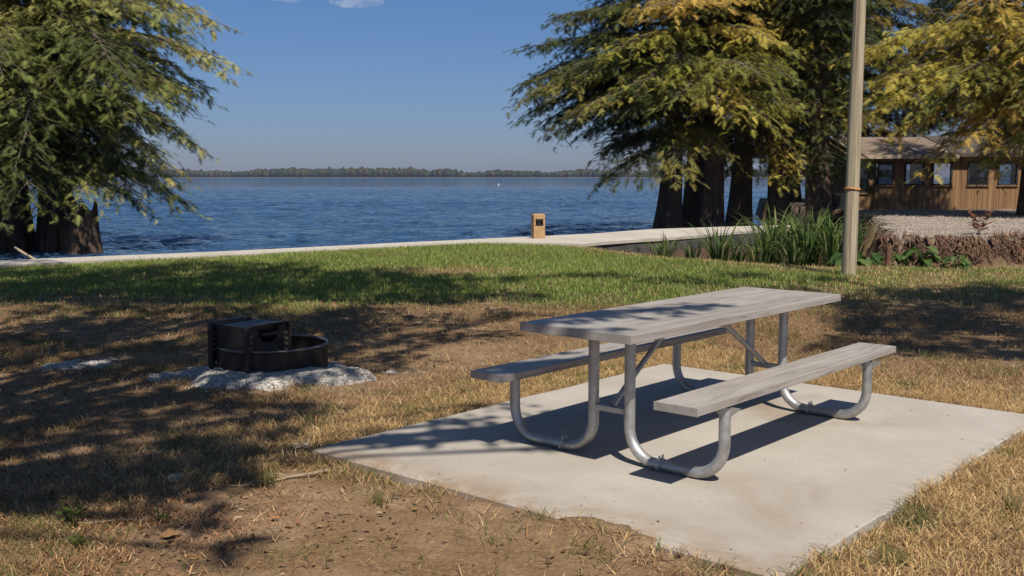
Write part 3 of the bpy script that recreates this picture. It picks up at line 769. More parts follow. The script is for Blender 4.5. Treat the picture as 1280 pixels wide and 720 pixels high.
BROWN = [(.34,.225,.115),(.26,.16,.08),(.18,.108,.055),(.42,.285,.15),(.13,.08,.045),(.32,.18,.08)]
GREEN = [(.16,.23,.038),(.20,.26,.05),(.11,.18,.032),(.24,.275,.066),(.17,.24,.042),(.33,.30,.11)]

def on_pad(x, y, m=0.0):
    u, v = loc_uv(x, y); return (u > PAD[0]-m) & (u < PAD[1]+m) & (v > PAD[2]-m) & (v < PAD[3]+m)
def scatter(n, y0, y1, kx, ex):
    # even per square metre over the trapezoid |x| < kx*y+ex
    y = np.sqrt(rng.uniform((y0+ex/kx)**2, (y1+ex/kx)**2, n))-ex/kx; x = rng.uniform(-1, 1, n)*(kx*y+ex); return x, y

# dry grass and thatch of the near ground
x, y = scatter(620000, 3.3, 12.8, .56, .9)
g = green_mask(x, y); n1 = fbm(x*.9, y*.9, 101, 4); n2 = fbm(x*2.6+4, y*2.6, 103, 4)
u, v = loc_uv(x, y)
bare = sstep(.05, .5, (u+2.6)*0+sstep(.9, -.2, np.abs(v+.1)/2.0)*sstep(-.3, -.9, u)*sstep(-2.7, -1.6, u))     # trodden strip along the near side of the pad
padd = np.maximum(np.maximum(PAD[0]-u, u-PAD[1]), np.maximum(PAD[2]-v, v-PAD[3]))
lush = np.clip(sstep(1.5, .1, np.where(v < PAD[2]+.1, padd, 9))+sstep(1.6, .15, np.where(u > PAD[1]-.1, padd, 9))+.9*sstep(1.9, .15, np.where(v > PAD[3]-.1, padd, 9))+.5*sstep(.35, .03, padd), 0, 1)
dn = np.clip(.10+.6*sstep(.44, .62, n1)*sstep(.4, .6, n2)+.85*lush+.2*g, 0, 1)*(1-.86*bare*(1-.6*sstep(.52, .64, n2)))
dn *= (mound_h(x, y) < .004)
k = (rng.random(len(x)) < dn) & ~on_pad(x, y, -.015) & ((rng.random(len(x)) < .16) | ~on_pad(x, y, .012))
x, y, lush, n2, g = x[k], y[k], lush[k], n2[k], g[k]; n = len(x)
flat = rng.random(n) < (.87-.10*lush)
h = np.where(flat, rng.uniform(.04, .13, n), rng.uniform(.02, .07, n)*(1+.35*lush)); ln_ = np.where(flat, rng.uniform(1.05, 1.5, n), rng.uniform(.1, 1.0, n))
c = np.where((rng.random(n) < np.clip(lush+.12, 0, 1))[:, None], pick(STRAW, n, .28), pick(BROWN, n, .28)); n5 = fbm(x*3.3, y*3.3, 171, 3); isg = rng.random(n) < np.clip(.05+.20*sstep(.55, .7, n2)+.35*g+.7*sstep(.64, .72, n5), 0, .8); c[isg] = pick([(.13,.15,.035),(.10,.12,.03),(.17,.17,.05),(.08,.10,.025)], isg.sum(), .2)
V, F, C = grass(np.stack([x, y, ground_z(x, y)+np.where(flat, .004+.022*lush*rng.random(n), -.004)], 1), h, rng.uniform(.0022, .0046, n), ln_, rng.uniform(0, 6.283, n), c)
tag(link('dry_grass', np_mesh('dry_grass', V, F, C), M['grass_blade']), 'dry straw coloured grass and thatch over sandy earth', kind='stuff')

# lawn beyond
x, y = scatter(520000, 11.2, 29, .52, 1.0); g = green_mask(x, y); s = sdf(LAND, x, y); b = sdf(BANK, x, y)
pat = fbm(x*.8, y*.8, 111, 4)
dn = (.30+.7*g)*np.where(y < 13.5, .75, 1)*(.55+.6*pat)
k = (rng.random(len(x)) < dn) & (s > .04) & (b < -.05); x, y, g, pat = x[k], y[k], g[k], pat[k]; n = len(x)
isg = rng.random(n) < np.clip(g*(.55+.75*pat), .05, .93); c = np.where(isg[:, None], pick(GREEN, n, .22)*(.75+.5*pat[:, None]), np.where((rng.random(n) < sstep(12.5, 15.5, y)*.8)[:, None], pick(STRAW, n, .25), pick(BROWN, n, .25)))
V, F, C = grass(np.stack([x, y, ground_z(x, y)-.005], 1), rng.uniform(.035, .085, n)*np.where(isg, 1.15, .9), rng.uniform(.010, .018, n), rng.uniform(.1, 1.15, n), rng.uniform(0, 6.283, n), c, 1)
tag(link('lawn_grass', np_mesh('lawn_grass', V, F, C), M['grass_blade']), 'short green lawn grass between the fire ring and the lake', kind='stuff')

# leaf litter: small brown leaves and chips
x, y = scatter(40000, 3.4, 13, .56, .8); n1 = fbm(x*1.1, y*1.1, 121, 4); u, v = loc_uv(x, y); onp = on_pad(x, y)
k = (rng.random(len(x)) < np.where(onp, .03+.9*np.exp(-((u+.56)/.13)**2-((v-.66)/.26)**2)+.07*np.exp(-((u+.5)/.2)**2),   .25+.75*sstep(.42, .62, n1)+.8*sstep(-1.0, -1.6, x)*sstep(5.3, 4.9, y))); x, y = x[k], y[k]; n = len(x); onp = on_pad(x, y)
z = np.where(onp, .004, ground_z(x, y)+.008)
d = np.stack([rng.normal(size=n), rng.normal(size=n), rng.normal(size=n)*np.where(onp, .12, .35)], 1); l = rng.uniform(.012, .05, n)*np.where(onp, .42, 1)
V, F = leaf_quads(np.stack([x, y, z], 1), d, l, l*rng.uniform(.3, .6, n), rng.uniform(-.5, .5, n))
C = np.repeat(pick([(.20,.105,.05),(.14,.075,.04),(.26,.15,.075),(.28,.16,.07),(.09,.055,.035),(.33,.25,.16)], n, .25), 4, 0)
tag(link('leaf_litter', np_mesh('leaf_litter', V, F, C), M['dry_leaf']), 'fallen brown leaves and chips scattered over the ground', kind='stuff')

# reddish twiggy litter caught in the sunlit lower left
x = rng.uniform(-3.4, -.9, 22000); y = rng.uniform(3.6, 5.35, 22000); k = rng.random(22000) < sstep(-.9, -1.6, x+.5*(fbm(x*2, y*2, 161, 3)-.5))*sstep(5.35, 5.0, y)*sstep(.3, .6, fbm(x*4, y*4, 163, 3)); x, y = x[k], y[k]; n = len(x)
V, F, C = grass(np.stack([x, y, ground_z(x, y)+.006+.015*rng.random(n)], 1), rng.uniform(.02, .07, n), rng.uniform(.002, .005, n), rng.uniform(1.0, 1.55, n), rng.uniform(0, 6.283, n), pick([(.40,.20,.10),(.34,.165,.085),(.48,.31,.15),(.30,.15,.08),(.6,.42,.22),(.22,.11,.06)], n, .25))
tag(link('twiggy_litter', np_mesh('twiggy_litter', V, F, C), M['dry_leaf']), 'reddish brown needles and twigs littering the lower left ground', kind='stuff')

# bank: exposed roots hanging down the eroded face, dead stems, gravel on top
mb = MB(); rr_ = random.Random(5)
for i in range(300):
    x = rr_.uniform(6.7, 13.5); 
    ys = np.linspace(17.0, 20.5, 60); zz = ground_z(np.full(60, x), ys); j = int(np.argmax(zz > .18)); y0 = ys[j]
    if zz[j] < .15: continue
    x0, L_ = x, rr_.uniform(.2, .55); pts = []; top = float(ground_z(x, y0+.25))
    for q in range(6):
        t = q/5; pts.append((x0+rr_.uniform(-.05, .05)*q*.6, y0+.2*(1-t)**2-.10*t-rr_.uniform(0, .06), top+.03-L_*t**1.3+rr_.uniform(-.02, .02)))
    mb.tube(pts, [rr_.uniform(.008, .022)*(1-.6*q/5) for q in range(6)], 5, cap=False)
o = mb.build('bank_roots', m_bark('root_bark', (.025, .014, .010), (.24, .14, .09)), smooth=True, normals=False); tag(o, 'tangle of bare roots hanging down the eroded gravel bank', kind='stuff')
xx = rng.uniform(6.6, 24, 60000); yy = rng.uniform(17.5, 38, 60000); b = sdf(BANK, xx, yy); zz = ground_z(xx, yy); k = (b > .1) & (zz > .26) & (rng.random(60000) < np.clip(9/(yy-14), 0, 1)); P = np.stack([xx, yy, zz], 1)[k]
V, F = pebbles(len(P), lambda n: P, .012, .04)
tag(link('bank_gravel', np_mesh('bank_gravel', V, F), mat_plain('gravel_stone', (.27, .225, .18), .9, 0, .35, 2.5, .2)), 'loose tan gravel on top of the bank before the cabin', kind='stuff')

# rust brown dead growth hanging over the bank face and lying on its lip
xx = rng.uniform(6.5, 16, 60000); yy = rng.uniform(17.2, 21.5, 60000); zz = ground_z(xx, yy); z2 = ground_z(xx, yy-.25)
k = ((zz-z2 > .10) | ((zz > .25) & (yy < 19.6) & (rng.random(60000) < .12))) & (fbm(xx*1.2, yy*1.2, 151, 3) > .52) & (rng.random(60000) < .9); xx, yy, zz = xx[k], yy[k], zz[k]; n = len(xx)
V, F, C = grass(np.stack([xx, yy, zz], 1), rng.uniform(.06, .22, n), rng.uniform(.006, .015, n), rng.uniform(.5, 2.3, n), rng.normal(-1.57, .9, n), pick([(.36,.155,.08),(.26,.105,.055),(.40,.21,.11),(.17,.08,.045),(.10,.055,.038),(.46,.29,.17)], n, .25))
tag(link('bank_growth', np_mesh('bank_growth', V, F, C), M['dry_leaf']), 'rusty brown dead growth matted over the face of the bank', kind='stuff')

# ------------------------------------------------------------------ plants
def strap_clump(n, hmin, hmax, seed):
    r = np.random.default_rng(seed); V = []; F = []; C = []
    for i in range(n):
        a = r.uniform(0, 6.283); h = r.uniform(hmin, hmax); w = r.uniform(.018, .034); sp = r.uniform(.15, .6); dr = r.uniform(.1, .75); b = r.uniform(0, .17)
        f = np.array([math.cos(a), math.sin(a), 0]); s = np.array([-math.sin(a), math.cos(a), 0]); p0 = f*b; base = len(V)
        c = np.array([(.07,.12,.028),(.10,.155,.036),(.14,.19,.05),(.05,.09,.024),(.22,.22,.09)][r.integers(0, 5)])
        for k in range(8):
            t = k/7; p = p0+f*(sp*h*t+dr*h*.6*max(0, t-.45)**2*3)+np.array([0, 0, h*(t-.95*dr*max(0, t-.5)**2*2.6)]); ww = w*(1-t**2.2)*(.6+.8*min(1, t*3))+.002
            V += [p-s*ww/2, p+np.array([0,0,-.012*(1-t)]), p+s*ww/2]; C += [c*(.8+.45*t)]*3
            if k: q = base+3*k; F += [(q-3, q-2, q+1, q), (q-2, q-1, q+2, q+1)]
    return np_mesh('blades', np.array(V), np.array(F), np.array(C), True)
sc_meshes = [strap_clump(46, .75, 1.3, 1), strap_clump(40, .55, 1.05, 2), strap_clump(30, .35, .7, 3), strap_clump(54, .8, 1.4, 4)]
spots = [(3.25,22.6,2,'lowest strap leaved clump nearest the cut end of the lawn'),(3.85,22.2,2,'small strap leaved clump second along from the lawn corner'),(4.3,21.6,1,'middling strap leaved clump in front of the low wall'),(4.75,21.9,2,'short strap leaved clump tucked behind a middling one'),
 (5.0,20.9,1,'strap leaved clump near where the wall disappears behind leaves'),(5.35,21.5,0,'tall strap leaved clump hiding the end of the wall'),(5.55,20.4,1,'strap leaved clump at the lawn edge left of the pole'),(5.95,20.9,3,'tallest thick strap leaved clump left of the pole'),
 (5.7,22.3,0,'tall strap leaved clump at the back beneath the trees'),(6.3,21.6,3,'dense tall strap leaved clump behind the pole'),(6.2,20.1,0,'strap leaved clump right beside the pole foot'),(6.75,20.8,1,'strap leaved clump just right of the pole with drooping tips'),(7.05,21.9,0,'strap leaved clump against the shaded side of the bank'),(3.6,24.3,2,'small strap leaved clump against the wall face, farthest left'),(4.6,23.2,1,'strap leaved clump close against the dark wall face')]
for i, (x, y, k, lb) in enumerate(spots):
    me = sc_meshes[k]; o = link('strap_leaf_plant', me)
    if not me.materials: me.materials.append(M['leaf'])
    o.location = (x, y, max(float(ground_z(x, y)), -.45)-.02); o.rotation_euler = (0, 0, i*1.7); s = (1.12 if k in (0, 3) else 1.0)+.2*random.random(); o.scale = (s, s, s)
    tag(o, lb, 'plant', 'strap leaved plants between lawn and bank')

def broad_plant(seed, n, s):
    r = np.random.default_rng(seed); V = []; F = []; C = []
    for i in range(n):
        a = r.uniform(0, 6.283); el = r.uniform(.25, 1.2); L_ = s*r.uniform(.6, 1.1); f = np.array([math.cos(a), math.sin(a), 0]); sd = np.array([-math.sin(a), math.cos(a), 0])
        p0 = f*L_*.5*math.cos(el)+np.array([0, 0, L_*.9*math.sin(el)+.05]); l = s*r.uniform(.55, .9); w = l*r.uniform(.5, .72); base = len(V); c = np.array([(.07,.13,.03),(.10,.17,.045),(.05,.10,.025),(.13,.19,.06)][r.integers(0, 4)])
        for k in range(7):
            t = k/6; p = p0+f*l*t*math.cos(.3)+np.array([0, 0, l*(.25*t-.75*t*t)]); ww = w*math.sin(math.pi*min(1, .08+t*.92))**.7 if t < 1 else .004
            for sg in (-1, -.5, 0, .5, 1): V.append(p+sd*ww*sg/2+np.array([0, 0, .10*l*abs(sg)-.02*math.sin(9*t+sg*4)*l])); C.append(c*(1.25 if sg == 0 else 1))
            if k:
                q = base+5*k
                for m_ in range(4): F.append((q-5+m_, q-4+m_, q+1+m_, q+m_))
        b2 = len(V); st_ = [np.array([0, 0, 0.]), p0*.6+np.array([0, 0, .02]), p0]                 # leaf stalk
        for p in st_: V += [p-sd*.006, p+sd*.006]; C += [c*.8]*2
        F += [(b2, b2+1, b2+3, b2+2), (b2+2, b2+3, b2+5, b2+4)]
    me = np_mesh('broad_leaves', np.array(V), np.array(F), np.array(C), True); me.materials.append(M['leaf']); return me
bm_ = [broad_plant(1, 14, .34), broad_plant(2, 16, .26), broad_plant(3, 12, .42)]
for i, (x, y, k, lb) in enumerate([(5.25,19.7,1,'low broad leaved plant just left of the pole foot'),(6.15,18.95,2,'large pale broad leaved plant right behind the pole'),(6.6,19.0,0,'broad leaved plant second from the pole'),(6.98,18.75,1,'bushy broad leaved plant above the rusty stake'),(7.3,18.45,0,'broad leaved plant at the foot of the bank'),(7.75,18.1,1,'darkest broad leaved plant, farthest right under the roots'),(6.35,19.6,0,'broad leaved plant at the back beneath drooping strap leaves')]):
    o = link('broad_leaf_plant', bm_[k]); o.location = (x, y, float(ground_z(x, y))-.02); o.rotation_euler = (0, 0, 2.1*i); tag(o, lb, 'plant', 'broad leaved plants by the bank')

def weed(x, y, s, n, seed, label, pal=((.12,.17,.03),(.09,.13,.025)), name='weed', grp='small weeds'):
    r = np.random.default_rng(seed); V = []; F = []; C = []
    for i in range(n):
        a = r.uniform(0, 6.283); f = np.array([math.cos(a), math.sin(a), 0]); sd = np.array([-math.sin(a), math.cos(a), 0]); h = s*r.uniform(.4, 1.); b = len(V); c = np.array(pal[r.integers(0, len(pal))])
        tip = f*h*.5+np.array([0, 0, h]); V += [-sd*.002, sd*.002, tip+sd*.002, tip-sd*.002]; F.append((b, b+1, b+2, b+3)); C += [c*.7]*4
        for q in range(3):
            p = tip*(.5+.25*q); d = f*math.cos(q*2.1)+sd*math.sin(q*2.1)+np.array([0, 0, .3]); d = d/np.linalg.norm(d); l = s*r.uniform(.3, .5); e = np.cross(d, [0, 0, 1.]); b = len(V)
            V += [p, p+d*l*.5+e*l*.25, p+d*l, p+d*l*.5-e*l*.25]; F.append((b, b+1, b+2, b+3)); C += [c]*4
    me = np_mesh(name, np.array(V), np.array(F), np.array(C)); o = link(name, me, M['leaf']); o.location = (x, y, float(ground_z(x, y))-.004); tag(o, label, 'weed', grp)
weed(-2.02, 4.66, .13, 9, 1, 'bright green leafy weed at the far lower left')
weed(-1.88, 4.35, .09, 7, 2, 'low green weed near the bottom left edge of the photo')
weed(-1.62, 4.70, .08, 7, 3, 'small green weed beside the thin grey stick')
def tuft(x, y, n, h, seed, label):
    r = np.random.default_rng(seed); c = np.array([(.14,.15,.04),(.11,.13,.035),(.33,.25,.11)])[r.integers(0, 3, n)]
    P = np.stack([r.normal(0, .025, n), r.normal(0, .025, n), np.zeros(n)], 1); V, F, C = grass(P, r.uniform(.5, 1, n)*h, r.uniform(.003, .006, n), r.uniform(.05, .8, n), r.uniform(0, 6.28, n), c)
    o = link('grass_tuft', np_mesh('grass_tuft', V, F, C), M['grass_blade']); o.location = (x, y, float(ground_z(x, y))-.005); tag(o, label, 'grass tuft', 'grass tufts on bare earth')
tuft(-.65, 4.98, 34, .13, 1, 'upright pale green grass tuft on bare earth near the pad edge')
tuft(-.09, 4.42, 30, .07, 2, 'little dark green grass tuft alone on the bottom bare earth')
tuft(-1.28, 5.30, 60, .12, 3, 'spreading green grass tuft between the pale stone and the bleached stick')
tuft(-1.25, 6.45, 26, .2, 4, 'tall thin dry grass stems left of the pad corner')
tuft(2.35, 4.75, 50, .16, 5, 'pale straw grass tuft right of the pad')
weed(8.75, 19.5, .42, 22, 9, 'reddish brown dead plant on the lip of the bank', ((.26,.10,.05),(.2,.085,.05),(.3,.15,.08)), 'dead_plant', None)

# ------------------------------------------------------------------ trees
def spray_template(n, L, seed, droop=.35):
    """feathery flat frond: an open fan of narrow leaf twigs either side of an axis along +x"""
    r = np.random.default_rng(seed); V = []
    for i in range(n):
        t = (i+.5)/n; sg = 1 if i % 2 else -1; l = L*.46*math.sin(math.pi*(.16+.78*t))**.8*r.uniform(.65, 1.2); a = sg*(1.25-.85*t)*r.uniform(.8, 1.15)
        p = np.array([t*L*.9, 0, -droop*L*t*t]); d = np.array([math.cos(a), math.sin(a), r.uniform(-.35, .12)]); d /= np.linalg.norm(d)
        e = np.array([1., 0, -droop*t])*L*.031
        V += [p-e, p+e, p+d*l]
    return np.array(V)
SPR = [spray_template(36, .31, s, .2+.1*(s % 3)) for s in range(6)]
def place_sprays(P, D, S, C, roll):
    """instances of the frond templates, baked into one crown mesh"""
    P, D = np.array(P), np.array(D); S, C = np.array(S), np.array(C); n = len(P)
    d, s, nn = frames(D, np.array(roll)); which = rng.integers(0, len(SPR), n); VV = []; CC = []
    for w in range(len(SPR)):
        k = which == w; T = SPR[w]; m = len(T)
        A = P[k][:, None]+(T[None, :, 0:1]*d[k][:, None]+T[None, :, 1:2]*s[k][:, None]+T[None, :, 2:3]*nn[k][:, None])*S[k][:, None, None]
        VV.append(A.reshape(-1, 3)); j = rng.uniform(.78, 1.2, (k.sum(), m//3)); CC.append((np.repeat(C[k], m, 0).reshape(k.sum(), m, 3)*np.repeat(j, 3, 1)[..., None]).reshape(-1, 3))
    V = np.concatenate(VV); return V, np.arange(len(V)).reshape(-1, 3), np.concatenate(CC)

def trunk_into(mb, base, H, r0, lean=(0, 0), flare=1.2, flute=.28, nf=7, seed=0, r1=.1, z0=-1.0, seg=28):
    rs = np.random.default_rng(seed); ph = rs.uniform(0, 6.28, 4); rings = 34; b0 = len(mb.V)
    for i in range(rings):
        t = (i/(rings-1))**1.5; z = z0+t*(H-z0); zz = max(0, z-z0)
        r = r0*(1-.82*max(0, z)/H)+r1*0; fl = math.exp(-zz/1.5); r = max(r1, r)*(1+flare*fl)
        cx = base[0]+lean[0]*max(0, z)+.10*math.sin(z*.5+ph[0]); cy = base[1]+lean[1]*max(0, z)+.08*math.sin(z*.43+ph[1])
        for k in range(seg):
            a = 2*math.pi*k/seg; rr = r*(1+flute*(fl*.9+.10)*math.cos(nf*a+ph[2]+.4*math.sin(z))+.05*math.cos(3*a+ph[3]+z*.6))
            mb.V.append((cx+rr*math.cos(a), cy+rr*math.sin(a), z))
    for i in range(rings-1):
        for k in range(seg): a, b = b0+i*seg+k, b0+i*seg+(k+1) % seg; mb.F.append((a, b, b+seg, a+seg))

def cypress(label, base, stems, limbs, pal, seed, spray=1.0, dens=1.0, gz=None):
    """stems: (dx, dy, H, r0, leanx, leany, flare); limbs: (stem, attach z, azimuth, length, rise, drop)"""
    r = np.random.default_rng(seed); t = empty('cypress_tree', (base[0], base[1], WATER_Z if gz is None else gz)); tag(t, label, 'tree', 'cypress trees by the lake')
    o3 = np.array([base[0], base[1], t.location.z]); mb = MB(); lws = [MB() for _ in stems]; P = []; D = []; S = []; C = []; RO = []
    for i, (dx, dy, H, r0, lx, ly, fl) in enumerate(stems): trunk_into(mb, (dx, dy), H, r0, (lx, ly), fl, .28, 6+i, seed+i)
    for (si, z0, az, L, rise, drop) in limbs:
        lw = lws[si]; dx, dy, H, r0, lx, ly, fl = stems[si]; zl = z0-t.location.z
        p0 = np.array([dx+lx*zl, dy+ly*zl, zl]); f = np.array([math.cos(az), math.sin(az), 0]); sd = np.array([-math.sin(az), math.cos(az), 0]); wob = r.uniform(-.10, .10, 2)
        fn = lambda q: p0+f*L*q+sd*L*(wob[0]*math.sin(q*3)+wob[1]*q*q)+np.array([0, 0, L*(rise*q-(rise+drop)*q*q)])
        lw.tube([fn(q) for q in np.linspace(0, 1, 9)], [max(.007, .019*L*(1-.93*q)) for q in np.linspace(0, 1, 9)], 6, cap=False)
        base_c = np.array(pal[r.integers(0, len(pal))]); nsub = max(4, int(L/.19*dens))
        for q in np.linspace(.16, 1., nsub):
            q = min(1, q+r.uniform(-.02, .02)); pc = fn(q); tg = fn(min(1, q+.02))-fn(q-.02); tg /= np.linalg.norm(tg)
            for sg in ((1, -1) if q < .97 else (0,)):
                sl = (L*.40*(1-.55*q)+.28)*r.uniform(.55, 1.25); a = sg*r.uniform(.6, 1.15)
                dd = np.array([tg[0]*math.cos(a)-tg[1]*math.sin(a), tg[0]*math.sin(a)+tg[1]*math.cos(a), tg[2]*.6+r.uniform(-.18, .12)]); dd /= np.linalg.norm(dd); dr = r.uniform(.06, .38)
                g_ = lambda w: pc+dd*sl*w-np.array([0, 0, dr*sl*w*w])
                if sl > .5: lw.tube([g_(w) for w in (0, .33, .66, 1)], [.010+.006*sl, .010, .007, .004], 4, cap=False)
                ns = max(2, int(sl/.115)); cs = base_c*r.uniform(.8, 1.2)
                for w in np.linspace(.12, 1, ns):
                    if r.random() > .93: continue
                    P.append(g_(w)+r.normal(0, .05, 3)); ang = r.normal(0, .95); e = np.array([dd[0]*math.cos(ang)-dd[1]*math.sin(ang), dd[0]*math.sin(ang)+dd[1]*math.cos(ang), -r.uniform(-.05, .55)-.4*(r.random() < .25)]); D.append(e)
                    S.append(spray*r.uniform(.65, 1.2)); C.append(cs*r.uniform(.82, 1.18)*np.array([r.uniform(.9, 1.1), 1, 1])); RO.append(r.normal(0, .3))
    V, F, Cc = place_sprays(P, D, S, C, RO)
    mb.build('trunk', M['bark'], t, smooth=True); [q.build('limbs', M['twig_grey'], t, smooth=True, normals=False) for q in lws if q.V]
    cr = link('crown', np_mesh('crown', V, F, np.clip(Cc, 0, 1)), M['leaf'], t)
    return t

def ring_limbs(r, stem, zs, Rf, per, rise=.22, drop=.28, jit=.18, azf=None):
    out = []
    for z in zs:
        a0 = r.uniform(0, 6.28)
        for k in range(per):
            az = a0+6.283*k/per+r.uniform(-.35, .35); L_ = Rf(z, az)*r.uniform(1-jit*1.6, 1+jit*.3)
            if L_ > .5: out.append((stem, z+r.uniform(-.2, .2), az, L_, rise*r.uniform(.5, 1.4), drop*.85*r.uniform(.5, 1.4)))
    return out
def prof(pts):
    zs, rs = zip(*pts); return lambda z: float(np.interp(z, zs, rs))

OLIVE = [(.37,.365,.12),(.30,.31,.095),(.44,.41,.14),(.21,.235,.065),(.12,.145,.042)]
GREENC = [(.085,.11,.03),(.11,.13,.034),(.06,.085,.026),(.16,.17,.045),(.26,.235,.06)]
GOLD = [(.54,.43,.09),(.48,.41,.08),(.56,.40,.10),(.38,.36,.07),(.50,.43,.09),(.25,.25,.055)]
MIXED = [(.09,.10,.022),(.14,.135,.03),(.06,.075,.018),(.22,.17,.035),(.05,.065,.02)]
r_ = np.random.default_rng(11)

# left tree: several stems in the water, olive crown
pl = prof([(1.2,1.7),(2.0,2.5),(3.0,3.2),(4.5,4.1),(6.0,4.7),(7.5,4.6),(9,4.4),(12,3),(15,1.2)])
FR = lambda z, az: .55 if (z > 5.9 and math.sin(az) < .1) else 1.
RfL = lambda z, az: FR(z, az)*pl(z)*.93*(.72+.28*max(0, math.cos(az+.25)))*(1.12 if math.sin(az) < -.5 else 1)
lim = ring_limbs(r_, 0, np.arange(2.3, 8.2, .52), RfL, 5)+ring_limbs(r_, 1, np.arange(1.9, 8.2, .55), RfL, 5)+ring_limbs(r_, 0, np.arange(8.6, 15, 1.0), RfL, 5)
lim += [(1, 3.4, -.25, 3.5, .15, .42), (1, 2.8, .1, 3.1, .1, .42), (1, 4.8, -.1, 3.8, .15, .2), (1, 5.6, .15, 4.4, .2, .12), (1, 2.4, -.5, 3.2, .08, .42), (1, 2.3, .35, 3.4, .05, .42), (1, 3.9, .3, 3.9, .1, .35), (0, 2.0, -1.4, 2.6, .15, .42), (0, 1.7, -1.9, 2.2, .15, .4), (1, 1.9, -1.2, 2.6, .15, .42), (1, 2.3, -.9, 2.8, .12, .42), (0, 2.4, -2.4, 2.8, .15, .4), (0, 2.2, -1.6, 3.2, .2, .36), (1, 6.4, -.3, 4.1, .2, .12), (1, 1.7, .0, 2.4, .1, .38), (0, 3.0, -1.5, 3.4, .2, .45), (0, 2.8, -1.1, 3.6, .2, .42), (0, 3.2, -2.0, 3.2, .2, .4), (1, 3.6, -1.3, 3.8, .2, .4)]
cypress('large olive green cypress with fluted trunks standing in the water at the left', (-13.5, 30.0), [(-.75,0,15,.40,.0,0,1.0), (.25,.2,16,.42,.01,0,1.1), (.75,-.25,12,.24,.025,0,1.2)], lim, OLIVE, 21, 1.0, 1.0)

# right grove
p1 = prof([(1.0,.7),(1.8,1.3),(2.6,1.9),(3.6,2.9),(4.6,4.1),(5.6,4.4),(6.6,3.9),(8,3.3),(10,3.2),(14,1.5)])
Rf1 = lambda z, az: FR(z, az*1.)*p1(z)*(1. if math.cos(az) < -.3 else .62)
lim = ring_limbs(r_, 0, np.arange(3.0, 8.8, .5), Rf1, 6, .25, .22)+ring_limbs(r_, 0, np.arange(9.2, 15, 1.), Rf1, 5)
lim += [(0, 5.0, 3.0, 4.7, .22, .14), (0, 4.8, 3.15, 4.5, .18, .2), (0, 5.6, 2.9, 4.8, .18, .12), (0, 5.2, 3.5, 4.7, .2, .16), (0, 5.4, 3.3, 4.6, .2, .12), (0, 4.6, 2.7, 4.4, .16, .2), (0, 6.2, 3.1, 4.5, .2, .05), (0, 4.2, 3.45, 3.8, .1, .26), (0, 3.2, 3.1, 2.3, .05, .36), (0, 2.5, 3.3, 1.4, .05, .4), (0, 7.0, 3.0, 3.8, .2, .0), (0, 4.6, 3.9, 4.2, .15, .22), (0, 3.0, 4.2, 3.4, .1, .36), (0, 3.0, 4.7, 3.2, .1, .36), (0, 2.6, 3.7, 2.8, .05, .4), (0, 3.4, 5.2, 2.8, .1, .36)]
cypress('dark green cypress with a dark flared trunk, leftmost of the right hand grove', (5.45, 36.0), [(0,0,16,.36,.004,0,1.1)], lim, GREENC, 31, 1.0, 1.05)

p2 = prof([(2.6,2.4),(3.5,3.4),(4.5,3.9),(6,3.8),(8,3.5),(11,2.8),(16,1.2)])
Rf2 = lambda z, az: FR(z-1., az)*p2(z)*(1.05 if math.sin(az) < 0 else .6)*(.62 if math.cos(az) > .35 and z < 6.5 else 1)
lim = ring_limbs(r_, 0, np.arange(4.6, 9, .62), Rf2, 5, .25, .3)+ring_limbs(r_, 0, np.arange(9.4, 16, 1.1), Rf2, 5)
lim += [(0, 5.4, -2.2, 4.3, .15, .2), (0, 6.3, -2.5, 4.4, .2, .15), (0, 5.0, -1.8, 4.0, .12, .28), (0, 4.6, -1.3, 3.9, .12, .3), (0, 7.2, -2.1, 4.2, .2, .1), (0, 5.6, -1.0, 3.4, .12, .24), (0, 5.2, -2.5, 3.6, .15, .26), (0, 5.0, -2.0, 4.2, .15, .24), (0, 4.2, -2.8, 2.6, .1, .34), (0, 6.2, -.5, 3.0, .15, .2)]
cypress('golden yellow cypress with a broad reddish brown trunk in the middle of the grove', (6.85, 36.4), [(0,0,17,.40,.006,0,.7), (-.42,.5,15,.27,-.01,0,.7)], lim, GOLD+[(.24,.25,.06),(.18,.2,.05)], 41, 1.0, 1.05)

p3 = prof([(2.0,2.0),(3.5,2.6),(6,3.0),(10,2.4),(15,1)])
Rf3 = lambda z, az: p3(z)
lim = ring_limbs(r_, 0, np.arange(5.2, 9, .6), lambda z, az: Rf3(z, az)*.8, 5, .2, .3)+ring_limbs(r_, 0, np.arange(9.4, 15, 1.2), Rf3, 4)+[(0, 2.6, -1.6, 1.7, .15, .5), (0, 3.0, -.9, 1.9, .1, .5), (0, 3.6, -1.4, 2.2, .15, .5), (0, 4.2, -1.9, 2.3, .15, .45)]
cypress('green and gold cypress with a black looking trunk close behind the reddish brown one', (8.2, 37.6), [(0,0,15,.37,.0,0,.65)], lim, MIXED, 51, 1.0, .9)

Rf4 = lambda z, az: p3(z)*.95
lim = ring_limbs(r_, 0, np.arange(6.4, 9.5, .6), lambda z, az: Rf4(z, az)*.75, 4, .25, .25)+ring_limbs(r_, 0, np.arange(9.8, 15, 1.2), Rf4, 4)+[(0, 2.4, -1.7, 1.5, .2, .55), (0, 2.2, -1.1, 1.3, .15, .55), (0, 1.9, -1.5, 1.2, .1, .5), (0, 2.9, -1.4, 1.5, .15, .5), (0, 4.2, -2.3, 2.2, .2, .4), (0, 3.6, -2.0, 1.4, .1, .5), (0, 4.6, -.8, 2.0, .2, .4)]
cypress('tall straight cypress left of the utility pole with sky showing beside its bare trunk', (9.35, 37.0), [(0,0,16,.34,.022,0,.6), (.55,.9,15,.22,.015,0,.5)], lim, MIXED[:2]+GOLD, 61, 1.0, .9)

